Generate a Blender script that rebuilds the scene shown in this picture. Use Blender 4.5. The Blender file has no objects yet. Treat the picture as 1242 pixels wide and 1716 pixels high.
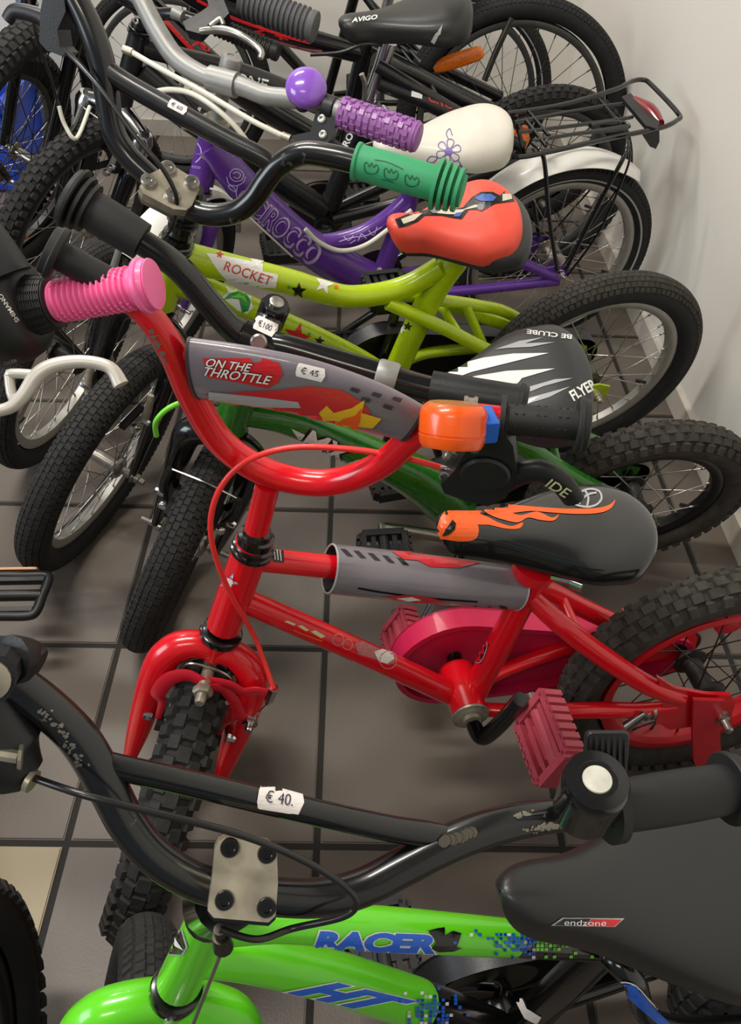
import bpy, bmesh, math, random
from mathutils import Vector, Matrix
from mathutils.bvhtree import BVHTree
random.seed(7)
SC = bpy.context.scene
COL = SC.collection
V = Vector
# ------------------------------------------------------------------ camera
FPX = 1451.48
CAMP = V((0.030858, -0.564078, 1.142344))
_p, _r, _y = 0.742913, 0.047570, 0.037158
_f = V((math.sin(_y)*math.cos(_p), math.cos(_y)*math.cos(_p), -math.sin(_p)))
_rt = V((math.cos(_y), -math.sin(_y), 0)); _up = _rt.cross(_f)
CR = math.cos(_r)*_rt + math.sin(_r)*_up
CU = -math.sin(_r)*_rt + math.cos(_r)*_up
CF = _f
cam_d = bpy.data.cameras.new('camera'); cam = bpy.data.objects.new('camera', cam_d); COL.objects.link(cam)
cam_d.sensor_fit = 'VERTICAL'; cam_d.sensor_height = 24.0; cam_d.lens = FPX*24.0/1716.0
cam_d.clip_start = 0.02; cam_d.clip_end = 50
mw = Matrix.Identity(4)
for i in range(3):
    mw[i][0] = CR[i]; mw[i][1] = CU[i]; mw[i][2] = -CF[i]; mw[i][3] = CAMP[i]
cam.matrix_world = mw
SC.camera = cam
# ------------------------------------------------------------------ light
w = bpy.data.worlds.new('world'); SC.world = w; w.use_nodes = True
w.node_tree.nodes['Background'].inputs[0].default_value = (0.80, 0.90, 1.0, 1)
w.node_tree.nodes['Background'].inputs[1].default_value = 0.20
def area(name, loc, size, size_y, power, color, look=None):
    d = bpy.data.lights.new(name, 'AREA'); d.shape = 'RECTANGLE'; d.size = size; d.size_y = size_y
    d.energy = power; d.color = color
    o = bpy.data.objects.new(name, d); COL.objects.link(o); o.location = loc
    if look is not None: o.rotation_euler = (V(look)-V(loc)).to_track_quat('-Z', 'Y').to_euler()
    return o
area('warm_fill_lamp', (-0.9, 0.3, 2.72), 1.1, 0.22, 44, (1.0, 0.955, 0.88))
area('warm_fill_lamp', (-0.9, 2.0, 2.72), 1.1, 0.22, 36, (1.0, 0.955, 0.88))
area('warm_fill_lamp', (-0.7, -1.7, 2.72), 1.1, 0.22, 20, (1.0, 0.90, 0.74))  # warm fill added behind the camera to lighten the left front floor
area('window_light', (-3.0, -0.6, 1.7), 1.6, 1.2, 44, (0.86, 0.93, 1.0), (0.0, 0.8, 0.3))
SC.view_settings.view_transform = 'Standard'; SC.view_settings.look = 'None'
SC.view_settings.exposure = 0.0; SC.view_settings.gamma = 1.0
SC.view_settings.use_curve_mapping = False
SC.cycles.max_bounces = 6
# ------------------------------------------------------------------ materials
def lin(c):
    return tuple(((x/255)/12.92 if x/255 <= .04045 else ((x/255+.055)/1.055)**2.4) for x in c)
MATS = {}
def mat(name, rgb, rough=.5, metal=0, coat=0, var=0.0, vscale=40, bump=0.0, bscale=200, spec=.5, trans=0, emit=0):
    if name in MATS: return MATS[name]
    m = bpy.data.materials.new(name); m.use_nodes = True; nt = m.node_tree
    b = nt.nodes['Principled BSDF']; c = lin(rgb)
    b.inputs['Base Color'].default_value = (*c, 1); b.inputs['Roughness'].default_value = rough
    b.inputs['Metallic'].default_value = metal; b.inputs['Coat Weight'].default_value = coat
    b.inputs['Coat Roughness'].default_value = .08; b.inputs['Specular IOR Level'].default_value = spec
    tc = nt.nodes.new('ShaderNodeTexCoord')
    if var > 0:
        n = nt.nodes.new('ShaderNodeTexNoise'); n.inputs['Scale'].default_value = vscale; n.inputs['Detail'].default_value = 5
        r = nt.nodes.new('ShaderNodeMapRange'); r.inputs[1].default_value = .3; r.inputs[2].default_value = .7
        r.inputs[3].default_value = 1-var; r.inputs[4].default_value = 1+var
        mx = nt.nodes.new('ShaderNodeVectorMath'); mx.operation = 'SCALE'; mx.inputs[0].default_value = c
        nt.links.new(tc.outputs['Object'], n.inputs['Vector']); nt.links.new(n.outputs['Fac'], r.inputs[0])
        nt.links.new(r.outputs[0], mx.inputs['Scale']); nt.links.new(mx.outputs[0], b.inputs['Base Color'])
        r2 = nt.nodes.new('ShaderNodeMapRange'); r2.inputs[3].default_value = max(.02, rough-.12); r2.inputs[4].default_value = min(1, rough+.12)
        nt.links.new(n.outputs['Fac'], r2.inputs[0]); nt.links.new(r2.outputs[0], b.inputs['Roughness'])
    if bump > 0:
        n = nt.nodes.new('ShaderNodeTexNoise'); n.inputs['Scale'].default_value = bscale; n.inputs['Detail'].default_value = 4
        bp = nt.nodes.new('ShaderNodeBump'); bp.inputs['Strength'].default_value = bump; bp.inputs['Distance'].default_value = .001
        nt.links.new(tc.outputs['Object'], n.inputs['Vector']); nt.links.new(n.outputs['Fac'], bp.inputs['Height'])
        nt.links.new(bp.outputs[0], b.inputs['Normal'])
    MATS[name] = m; return m
def worn(name, rgb, rgb2, amount=.6, rough=.35, coat=.2, metal=0, scale=18):
    """paint with scraped patches of another colour"""
    if name in MATS: return MATS[name]
    m = mat(name, rgb, rough, metal, coat); nt = m.node_tree; b = nt.nodes['Principled BSDF']
    tc = nt.nodes.new('ShaderNodeTexCoord')
    n = nt.nodes.new('ShaderNodeTexNoise'); n.inputs['Scale'].default_value = scale; n.inputs['Detail'].default_value = 9; n.inputs['Roughness'].default_value = .75
    cr = nt.nodes.new('ShaderNodeValToRGB'); cr.color_ramp.elements[0].position = amount; cr.color_ramp.elements[1].position = amount+.03
    cr.color_ramp.elements[0].color = (*lin(rgb), 1); cr.color_ramp.elements[1].color = (*lin(rgb2), 1)
    nt.links.new(tc.outputs['Object'], n.inputs['Vector']); nt.links.new(n.outputs['Fac'], cr.inputs[0]); nt.links.new(cr.outputs[0], b.inputs['Base Color'])
    return m
M = dict(
 tyre=mat('tyre_rubber', (36, 36, 36), .7, var=.25, vscale=60, bump=.5, bscale=300, spec=.35),
 tread=mat('tread_rubber', (42, 41, 40), .75, var=.3, vscale=90, bump=.6, bscale=400, spec=.35),
 tyre_dust=mat('dusty_rubber', (62, 59, 54), .82, var=.3, vscale=60, bump=.6, bscale=300, spec=.3),
 rubber=mat('black_rubber', (28, 28, 28), .55, var=.15, vscale=50, bump=.15),
 blackplastic=mat('black_plastic', (28, 28, 30), .42, var=.1, bump=.15, bscale=500),
 blackgloss=mat('black_gloss_paint', (11, 11, 12), .22, coat=.5),
 blackbar=worn('black_bar_paint', (16, 17, 18), (104, 96, 84), .60, .27, .45, 0, 14),
 blacksatin=mat('black_satin_paint', (22, 22, 23), .35, coat=.25, var=.1),
 chrome=mat('chrome', (215, 215, 215), .14, 1.0),
 steel=mat('brushed_steel', (178, 174, 166), .32, .95, var=.12, vscale=80),
 alloy=mat('satin_alloy', (150, 149, 146), .45, .45, var=.08, vscale=60),
 brass=mat('aged_alloy', (176, 168, 150), .38, .6, var=.25, vscale=50),
 darksteel=mat('dark_steel', (70, 66, 60), .4, .8, var=.2),
 rim=mat('alloy_rim', (168, 165, 158), .42, .55, var=.08, vscale=40),
 rimgrey=mat('grey_rim', (84, 83, 80), .45, .4, var=.1),
 rimblack=mat('black_rim', (26, 26, 26), .4, .2),
 rimred=mat('red_rim', (196, 22, 36), .38, coat=.2),
 spoke=mat('steel_spoke', (196, 193, 185), .28, .9),
 spokedark=mat('dark_spoke', (70, 68, 64), .4, .7),
 red=worn('red_paint', (224, 12, 30), (178, 150, 140), .735, .26, .5, 0, 22),
 redflat=mat('red_enamel', (205, 22, 44), .4, coat=.2),
 crimson=mat('crimson_plastic', (202, 26, 76), .45, coat=.1, var=.05),
 pinkred=mat('faded_red_plastic', (176, 66, 80), .42, coat=.2, var=.08),
 green=mat('green_paint', (38, 118, 24), .24, coat=.6, var=.12, vscale=120),
 racer=mat('bright_green_paint', (104, 218, 34), .26, coat=.5),
 lime=mat('lime_paint', (178, 204, 8), .28, coat=.5, var=.04),
 purple=mat('purple_paint', (92, 46, 142), .3, coat=.4, var=.05),
 purplebell=mat('purple_bell', (142, 90, 200), .2, coat=.7),
 purplegrip=mat('purple_grip_rubber', (154, 98, 166), .5, coat=.1),
 greengrip=mat('green_grip_rubber', (56, 158, 106), .55, var=.05, bump=.15),
 pink=mat('pink_grip_rubber', (255, 112, 172), .42, coat=.15),
 orange=mat('orange_enamel', (248, 92, 12), .3, coat=.4, var=.04),
 orangeref=mat('orange_reflector', (240, 120, 10), .25, coat=.5, var=.15, vscale=200),
 redref=mat('red_reflector', (130, 20, 34), .25, coat=.5),
 blue=mat('blue_plastic', (30, 98, 200), .35, coat=.2),
 bluecrate=mat('blue_crate_plastic', (34, 72, 190), .5, var=.1),
 white=mat('white_paint', (236, 234, 228), .35, coat=.2),
 whitevinyl=mat('white_saddle_vinyl', (226, 221, 208), .42, coat=.1, var=.03),
 whitecable=mat('white_cable', (226, 222, 206), .4),
 redcable=mat('red_cable', (246, 52, 50), .4, coat=.2),
 greencable=mat('green_cable', (126, 230, 60), .4, coat=.2),
 blackcable=mat('black_cable', (22, 22, 22), .35, coat=.3),
 coral=mat('coral_saddle_vinyl', (240, 82, 62), .46, coat=.1, var=.05, vscale=20),
 saddleblack=mat('black_saddle_vinyl', (34, 34, 33), .4, coat=.1, bump=.12, bscale=500),
 saddlegloss=mat('gloss_black_saddle', (24, 24, 24), .18, coat=.7),
 saddlegrey=mat('charcoal_saddle_vinyl', (50, 50, 51), .4, coat=.15),
 padgrey=mat('grey_pad_vinyl', (124, 116, 124), .3, coat=.5, var=.08, vscale=25, bump=.4, bscale=14),
 paddark=mat('dark_pad_edge', (58, 54, 56), .45),
 paper=mat('price_paper', (232, 226, 222), .6),
 ink=mat('price_ink', (52, 40, 62), .7),
 d_white=mat('decal_white', (238, 236, 230), .35, coat=.2),
 d_black=mat('decal_black', (14, 14, 14), .3, coat=.3),
 d_red=mat('decal_red', (206, 34, 40), .35, coat=.2),
 d_blue=mat('decal_blue', (24, 98, 214), .35, coat=.2),
 d_grey=mat('decal_grey', (122, 122, 126), .38, coat=.2),
 d_silver=mat('decal_silver', (176, 176, 178), .38, coat=.2),
 d_orange=mat('decal_orange', (246, 96, 26), .3, coat=.3),
 d_yellow=mat('decal_yellow', (240, 190, 40), .35, coat=.2),
 d_green=mat('decal_green', (30, 150, 60), .35, coat=.2),
 d_lgreen=mat('decal_light_green', (120, 220, 60), .35, coat=.2),
 d_lav=mat('decal_lavender', (198, 178, 226), .4),
 d_viol=mat('decal_violet', (112, 92, 168), .4),
 d_cream=mat('decal_cream', (214, 210, 160), .4),
 d_emboss=mat('decal_dark_green', (26, 96, 62), .5),
)
# ------------------------------------------------------------------ geometry helpers
def ray(px, py): return CR*(px-621) - CU*(py-858) + CF*FPX
def depth(P): return (P-CAMP).dot(CF)
def proj(P):
    v = P-CAMP; z = v.dot(CF); return 621+FPX*v.dot(CR)/z, 858-FPX*v.dot(CU)/z
def onplane(px, py, O, n):
    d = ray(px, py); return CAMP + d*((O-CAMP).dot(n)/d.dot(n))
def PZ(px, py, z): return CAMP + ray(px, py)*(z/FPX)          # a point at a given distance
def PH(px, py, h): return onplane(px, py, V((0, 0, h)), V((0, 0, 1)))   # a point at a given height
def rpx(P, w): return w/2/FPX*depth(P)
def rot(v, k, t): return Matrix.Rotation(t, 3, k) @ v
TS = 0.34
class Frame:
    """the middle plane of one bicycle: ground contact of the rear wheel, heading, lean"""
    def __init__(s, x, y, phi, lean):
        p, l = math.radians(phi), math.radians(lean)
        s.O = V((x*TS, y*TS, 0)); s.h = -V((math.cos(p), math.sin(p), 0)); n0 = V((-math.sin(p), math.cos(p), 0))
        s.up = V((0, 0, 1))*math.cos(l) + n0*math.sin(l); s.n = (-s.h).cross(s.up)
    def P(s, px, py, off=0): return onplane(px, py, s.O + s.n*off, s.n)
    def L(s, u, w, off=0): return s.O + s.h*u + s.up*w + s.n*off
    def uv(s, P): d = P-s.O; return d.dot(s.h), d.dot(s.up), d.dot(s.n)
class Steer:
    def __init__(s, F, top, bot, deg, R, rake=.03):
        s.T = F.P(*top); s.B = F.P(*bot); s.a = (s.T-s.B).normalized()
        h0 = (F.h - s.a*F.h.dot(s.a)).normalized(); s.fs = rot(h0, s.a, math.radians(deg)); s.l = s.a.cross(s.fs); s.R = R
        t = (s.T.z + s.fs.z*rake - R*math.hypot(s.a.z, s.fs.z))/s.a.z
        s.C = s.T - s.a*t + s.fs*rake; s.lb = (s.B-s.T).dot(s.a)
    def p(s, a, l, f): return s.T + s.a*a + s.l*l + s.fs*f
    def bar(s, a, f, va, vf):          # bar plane through T+a*a+fs*f, rising along a*va+fs*vf
        s.BO = s.p(a, 0, f); s.BN = s.l.cross((s.a*va + s.fs*vf).normalized()).normalized()
    def b(s, px, py, off=0): return onplane(px, py, s.BO + s.BN*off, s.BN)
def spline(pts, k):
    if k <= 1 or len(pts) < 3: return pts
    out = []; n = len(pts)
    for i in range(n-1):
        p0, p1, p2, p3 = pts[max(i-1, 0)], pts[i], pts[i+1], pts[min(i+2, n-1)]
        for j in range(k):
            t = j/k
            out.append(.5*((2*p1) + (-p0+p2)*t + (2*p0-5*p1+4*p2-p3)*t*t + (-p0+3*p1-3*p2+p3)*t**3))
    out.append(pts[-1]); return out
BV = {}
class MB:
    def __init__(s): s.v = []; s.f = []; s.flat = set()
    def quadgrid(s, rows, closed_v=True, flat=False):
        b = len(s.v); n = len(rows[0])
        for r in rows: s.v += [V(p) for p in r]
        for i in range(len(rows)-1):
            for j in range(n if closed_v else n-1):
                k = (j+1) % n; s.f.append((b+i*n+j, b+i*n+k, b+(i+1)*n+k, b+(i+1)*n+j))
        return b, n
    def tube(s, pts, rad, n=12, k=1, cap=True, squash=None):
        pts = [V(p) for p in pts]
        rad = list(rad) if hasattr(rad, '__len__') else [rad]*len(pts)
        if len(rad) != len(pts):
            m_ = len(rad)-1; rad = [rad[min(int(i*m_/(len(pts)-1)), m_-1)] if m_ else rad[0] for i in range(len(pts))]
        if k > 1 and len(pts) > 2:
            rr = [x.x for x in spline([V((r, 0, 0)) for r in rad], k)]; pts = spline(pts, k); rad = [max(x, 1e-5) for x in rr]
        T = []
        for i in range(len(pts)):
            a = pts[max(i-1, 0)]; b = pts[min(i+1, len(pts)-1)]; T.append((b-a).normalized())
        u = T[0].orthogonal().normalized()
        if squash: u = (squash[0] - T[0]*squash[0].dot(T[0])).normalized()
        rows = []
        for i, p in enumerate(pts):
            u = (u - T[i]*u.dot(T[i])).normalized(); w = T[i].cross(u)
            q = squash[1] if squash else 1
            rows.append([p + (u*math.cos(2*math.pi*j/n)*q + w*math.sin(2*math.pi*j/n))*rad[i] for j in range(n)])
        b, _ = s.quadgrid(rows)
        if cap:
            s.f.append(tuple(b+j for j in range(n-1, -1, -1))); e = b+(len(rows)-1)*n; s.f.append(tuple(e+j for j in range(n)))
        return s
    def lathe(s, A, axis, prof, n=24, cap=True, sq=None):
        """prof: (distance along axis, radius)"""
        axis = axis.normalized(); u = axis.orthogonal().normalized(); w = axis.cross(u)
        rows = [[A + axis*d + (u*math.cos(2*math.pi*j/n) + w*math.sin(2*math.pi*j/n))*max(r, 1e-5) for j in range(n)] for d, r in prof]
        b, _ = s.quadgrid(rows)
        if cap:
            s.f.append(tuple(b+j for j in range(n-1, -1, -1))); e = b+(len(rows)-1)*n; s.f.append(tuple(e+j for j in range(n)))
        return s
    def box(s, c, ax, ay, az, bev=0):
        """half vectors"""
        b = len(s.v)
        if bev <= 0:
            for i in (-1, 1):
                for j in (-1, 1):
                    for k in (-1, 1): s.v.append(c+ax*i+ay*j+az*k)
            for q in ((0,1,3,2),(4,6,7,5),(0,4,5,1),(2,3,7,6),(0,2,6,4),(1,5,7,3)): s.f.append(tuple(b+x for x in q))
        else:
            sx, sy = ax.length, ay.length; poly = []
            for qx, qy, t0 in ((1, 1, 0), (-1, 1, 90), (-1, -1, 180), (1, -1, 270)):
                for t in (0, 30, 60, 90):
                    a = math.radians(t0+t); poly.append(ax.normalized()*(qx*(sx-bev)+bev*math.cos(a)) + ay.normalized()*(qy*(sy-bev)+bev*math.sin(a)))
            zz = az.normalized(); zl = az.length; e = min(bev*.5, zl*.6)
            rows = [[c+p*.93-zz*zl for p in poly], [c+p-zz*(zl-e) for p in poly], [c+p+zz*(zl-e) for p in poly], [c+p*.93+zz*zl for p in poly]]
            b, n = s.quadgrid(rows); s.f.append(tuple(b+j for j in range(n-1, -1, -1))); s.f.append(tuple(b+3*n+j for j in range(n)))
        return s
    def prism(s, poly, d):
        """poly: 3D points of a flat outline, d: thickness vector"""
        b = len(s.v); n = len(poly); s.v += [V(p) for p in poly] + [V(p)+d for p in poly]
        s.f.append(tuple(b+i for i in range(n))); s.f.append(tuple(b+n+i for i in range(n-1, -1, -1)))
        for i in range(n): j = (i+1) % n; s.f.append((b+i, b+n+i, b+n+j, b+j))
        return s
    def build(s, name, m, parent=None, loc=None, smooth=True, ang=40, kind=None, label=None):
        L = V((0, 0, 0)) if parent is None else V(parent['_L'])
        if loc is not None: L = V(loc)
        me = bpy.data.meshes.new(name); me.from_pydata([p-L for p in s.v], [], s.f); me.update()
        bm = bmesh.new(); bm.from_mesh(me); bmesh.ops.recalc_face_normals(bm, faces=bm.faces)
        if smooth:
            for f in bm.faces: f.smooth = True
            for e in bm.edges:
                if len(e.link_faces) == 2 and e.calc_face_angle(0) > math.radians(ang): e.smooth = False
        bm.to_mesh(me); bm.free()
        if m is not None: me.materials.append(m)
        o = bpy.data.objects.new(name, me); COL.objects.link(o)
        if parent is not None: o.parent = parent
        else: o.location = L
        o['_L'] = tuple(L)
        if kind: o['kind'] = kind
        if label: o['label'] = label
        BV[o.name] = (list(s.v), list(s.f))
        return o
def thing(name, loc, label, cat, group=None):
    o = bpy.data.objects.new(name, None); COL.objects.link(o); o.location = loc; o['_L'] = tuple(loc)
    o.empty_display_size = .05
    o['label'] = label; o['category'] = cat
    if group: o['group'] = group
    return o
def tb(parent, name, pts, rad, m, n=14, k=6, **kw):
    lab = kw.pop('label', None)
    return MB().tube(pts, rad, n, k, **kw).build(name, m, parent, label=lab)
def tpx(parent, name, F, pp, w, m, n=16, k=6, label=None, **kw):
    """a tube whose middle line is read in the plane of frame F; w = seen widths in px"""
    f = F.P if isinstance(F, Frame) else F.b
    pts = [f(*q) for q in pp]; ws = list(w) if hasattr(w, '__len__') else [w]*len(pts)
    if len(ws) != len(pts): ws = [ws[round(i*(len(ws)-1)/(len(pts)-1))] for i in range(len(pts))]
    return MB().tube(pts, [rpx(p, x) for p, x in zip(pts, ws)], n, k, **kw).build(name, m, parent, label=label)
# ---- wheels
def wheel(root, name, C, n, up, R, tw, rr, tyre=None, tread=None, rimm=None, spk=None, hubm=None, ns=20, style='block', ax=.055, rimw=.024, stripe=False, hubr=.016, spokes=True):
    n = n.normalized(); up = (up-n*up.dot(n)).normalized(); e2 = n.cross(up)
    L = V(root['_L'])
    tyre = tyre or M['tyre']; tread = tread or M['tread']; rimm = rimm or M['rim']; spk = spk or M['spoke']; hubm = hubm or M['steel']
    mt = Matrix.Identity(4)
    for i in range(3): mt[i][0] = up[i]; mt[i][1] = e2[i]; mt[i][2] = n[i]; mt[i][3] = (C-L)[i]
    Z = V((0, 0, 1)); O = V((0, 0, 0))
    fl = .028
    hub = MB().lathe(O, Z, [(-ax-.012, .004), (-ax+.0, .004), (-ax, .008), (-ax+.008, .009), (-ax+.009, .006), (-.036, .007), (-.035, hubr*.95), (-fl-.003, hubr*1.25), (-fl, hubr*1.4), (-fl+.003, hubr*1.4), (-fl+.005, hubr*.8), (fl-.005, hubr*.8), (fl-.003, hubr*1.4), (fl, hubr*1.4), (fl+.003, hubr*1.25), (.035, hubr*.95), (.036, .007), (ax-.009, .006), (ax-.008, .009), (ax, .008), (ax, .004), (ax+.012, .004)], 16)
    h = hub.build(name, hubm, None, loc=(0, 0, 0)); h.parent = root; h.matrix_basis = mt; h['_L'] = (0, 0, 0)
    def tf(mb): BV_pts = [mt @ V((p.x, p.y, p.z)) + L for p in mb.v]; return BV_pts
    # tyre
    rc = R-tw/2; mb = MB(); NA, NS = 80, 16
    rows = []
    for i in range(NS+1):
        t = math.radians(-150 + 300*i/NS); r = rc + math.cos(t)*tw/2; z = math.sin(t)*tw/2
        rows.append([V((math.cos(2*math.pi*j/NA)*r, math.sin(2*math.pi*j/NA)*r, z)) for j in range(NA)])
    mb.quadgrid(rows); ty = mb.build('tyre', tyre, None, loc=(0, 0, 0)); ty.parent = h
    BV[ty.name] = ([mt @ p + L for p in mb.v], mb.f)
    if stripe:
        for sg in (1, -1):
            t = math.radians(112); r = rc+math.cos(t)*(tw/2+.0006); z = sg*math.sin(t)*(tw/2+.0006); t2 = math.radians(102); r2 = rc+math.cos(t2)*(tw/2+.0006); z2 = sg*math.sin(t2)*(tw/2+.0006)
            q = MB(); q.quadgrid([[V((math.cos(2*math.pi*j/NA)*a, math.sin(2*math.pi*j/NA)*a, b)) for j in range(NA)] for a, b in ((r, z), (r2, z2))])
            x = q.build('reflective_stripe', M['d_silver'], None, loc=(0, 0, 0)); x.parent = h
    # tread blocks
    kn = MB()
    spec = {'knob': (.0225, [(0, .5, .0088, .0070, .0036), (27, 0, .0080, .0062, .0038), (-27, 0, .0080, .0062, .0038), (57, .5, .0062, .0064, .0058), (-57, .5, .0062, .0064, .0058)]),
            'block': (.0125, [(0, 0, .0056, .0046, .0016), (20, .5, .0056, .0042, .0016), (-20, .5, .0056, .0042, .0016), (40, 0, .0056, .0042, .0018), (-40, 0, .0056, .0042, .0018), (60, .5, .0046, .0040, .0018), (-60, .5, .0046, .0040, .0018)]),
            'road': (.0125, [(8, 0, .0050, .0030, .0013), (-8, .5, .0050, .0030, .0013), (26, .5, .0048, .0042, .0014), (-26, 0, .0048, .0042, .0014), (50, 0, .0036, .0050, .0020), (-50, .5, .0036, .0050, .0020)])}[style]
    N = int(2*math.pi*R/spec[0])
    sc = tw/.05
    for th, ph, la, lc, hh in spec[1]:
        for i in range(N):
            A = 2*math.pi*(i+ph)/N + random.uniform(-.002, .002); t = math.radians(th+random.uniform(-1, 1))
            rad = V((math.cos(A), math.sin(A), 0)); tan = V((-math.sin(A), math.cos(A), 0))
            o = rad*math.cos(t)+Z*math.sin(t); w_ = -rad*math.sin(t)+Z*math.cos(t); c = rad*rc + o*(tw/2-.001)
            jl = random.uniform(.9, 1.08); b = len(kn.v)
            for hz, s_ in ((0, 1.1), (hh+.001, .86)):
                for sx, sy in ((-1, -1), (1, -1), (1, 1), (-1, 1)): kn.v.append(c + o*hz + tan*(sx*la*s_*jl) + w_*(sy*lc*s_*sc))
            for q in ((4, 5, 6, 7), (0, 1, 5, 4), (1, 2, 6, 5), (2, 3, 7, 6), (3, 0, 4, 7)): kn.f.append(tuple(b+x for x in q))
    x = kn.build('tread', tread, None, loc=(0, 0, 0), smooth=False, kind='stuff'); x.parent = h
    # rim
    mb = MB(); w2 = rimw/2
    prof = [(w2, rr), (w2+.001, rr-.002), (w2, rr-.012), (w2*.6, rr-.018), (-w2*.6, rr-.018), (-w2, rr-.012), (-w2-.001, rr-.002), (-w2, rr)]
    mb.quadgrid([[V((math.cos(2*math.pi*j/NA)*r, math.sin(2*math.pi*j/NA)*r, z)) for j in range(NA)] for z, r in prof])
    x = mb.build('rim', rimm, None, loc=(0, 0, 0)); x.parent = h
    BV[x.name] = ([mt @ p + L for p in mb.v], mb.f)
    # valve
    va = math.radians(250); rd = V((math.cos(va), math.sin(va), 0))
    x = MB().tube([rd*(rr-.016), rd*(rr-.03), rd*(rr-.031), rd*(rr-.042)], [.003, .003, .004, .004], 8).build('valve', M['rubber'], None, loc=(0, 0, 0)); x.parent = h
    # spokes
    if spokes:
        meshes = []
        for sg in (1, -1):
            for dr in (1, -1):
                a0 = math.radians(70)*dr; p0 = V((math.cos(a0)*hubr*1.25, math.sin(a0)*hubr*1.25, sg*fl)); p1 = V((rr-.017, 0, sg*.003))
                m_ = MB().tube([p0, p1, p1+V((.0, 0, 0))+ (p1-p0).normalized()*.001], [.00105, .00105, .00105], 5)
                m_.tube([p1-(p1-p0).normalized()*.012, p1], [.0018, .0018], 6)
                me = bpy.data.meshes.new('spoke'); me.from_pydata(m_.v, [], m_.f); me.materials.append(spk)
                for p in me.polygons: p.use_smooth = True
                meshes.append(me)
        for i in range(ns):
            me = meshes[(i % 2)*2 + (i//2) % 2]
            o = bpy.data.objects.new('spoke', me); COL.objects.link(o); o.parent = h
            o.matrix_basis = Matrix.Rotation(2*math.pi*i/ns + .03, 4, 'Z')
    return h
# ---- saddle
def saddle(root, P0, P1, up, lat, wn, wt, d, m, dip=.006, mu=None, taper=.35, full=.8, nr=.12):
    """P0 nose, P1 tail on the top middle line"""
    ax = (P1-P0); Ln = ax.length; ax = ax.normalized(); up = (up-ax*up.dot(ax)).normalized(); lat = (lat-ax*lat.dot(ax)-up*lat.dot(up)).normalized()
    rows = []; NU, NV = 44, 24
    def ss(x, a, b): x = min(max((x-a)/(b-a), 0), 1); return x*x*(3-2*x)
    for i in range(NU+1):
        s = (i/NU)**1.6 if i < 8 else None
        if s is None: s0_ = (8/NU)**1.6; s = s0_+(1-s0_)*math.sin(math.pi/2*(i-8)/(NU-8))
        w_ = wn + (wt-wn)*ss(s, taper, full)
        e = 1.0
        if s < nr: e = max(0, 1-(1-s/nr)**2.2)**.5
        if s > .80: e = math.sqrt(max(0, 1-((s-.80)/.20)**2.4))
        e = max(e, .02); dd = d*(1+.35*ss(s, .45, .8))*max(e, .05)
        z0 = -dip*math.sin(math.pi*min(s*1.3, 1)) - (1-e)*d*.45
        row = []
        for j in range(NV+1):
            t = math.radians(-108 + 216*j/NV); sn, cs = math.sin(t), math.cos(t)
            x = w_*e*math.copysign(abs(sn)**.85, sn); z = dd*(math.copysign(abs(cs)**.75, cs)-1)
            row.append(P0 + ax*(Ln*s) + up*(z0+z) + lat*x)
        rows.append(row)
    mb = MB(); b, n = mb.quadgrid(rows, True)
    o = mb.build('saddle', m, root, ang=60)
    ru = mu or M['darksteel']
    for sg in (1, -1):      # rails under the shell
        q = [P0+ax*(Ln*.14)-up*(d*.9), P0+ax*(Ln*.3)-up*(d*1.25)+lat*(sg*.012), P0+ax*(Ln*.6)-up*(d*1.35)+lat*(sg*.02), P0+ax*(Ln*.85)-up*(d*1.0)+lat*(sg*wt*.5)]
        r = MB().tube(q, .0035, 8, 5).build('saddle_rail', ru, None, loc=tuple(root['_L'])); r.parent = o; r.location = (0, 0, 0)
    return o
# ---- grips
def grip(root, A, B, r, m, style='plain', flange=None, name='grip', label=None):
    """A inner end, B outer end"""
    ax = (B-A); Ln = ax.length; ax.normalize(); prof = []
    N = 60
    for i in range(N+1):
        t = i/N; rr = r
        if style == 'ring': rr = r*(1.0 + .07*(1 if (i % 4) < 2 else -1)) if .03 < t < .93 else r
        elif style == 'step': rr = r*(1.0 + .04*(1 if (i % 6) < 3 else -1))
        elif style == 'smooth': rr = r*(1+.05*math.sin(math.pi*t))
        elif style == 'collar': rr = r*(1.12 if t < .04 else 1.0+.04*math.sin(math.pi*t))
        prof.append((t*Ln, rr))
    fl = flange or 0
    if fl:
        prof += [(Ln, fl*.96), (Ln+.001, fl), (Ln+.004, fl), (Ln+.005, fl*.93), (Ln+.009, fl*.9), (Ln+.010, fl*.8)]
    else: prof += [(Ln+.002, r*.9)]
    prof = [(0, r*.6)] + prof
    return MB().lathe(A, ax, prof, 28).build(name, m, root, label=label)
def flangein(mb, A, ax, r, t=.004): return mb.lathe(A, ax, [(0, r*.5), (0, r), (t, r), (t, r*.5)], 28)
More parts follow.
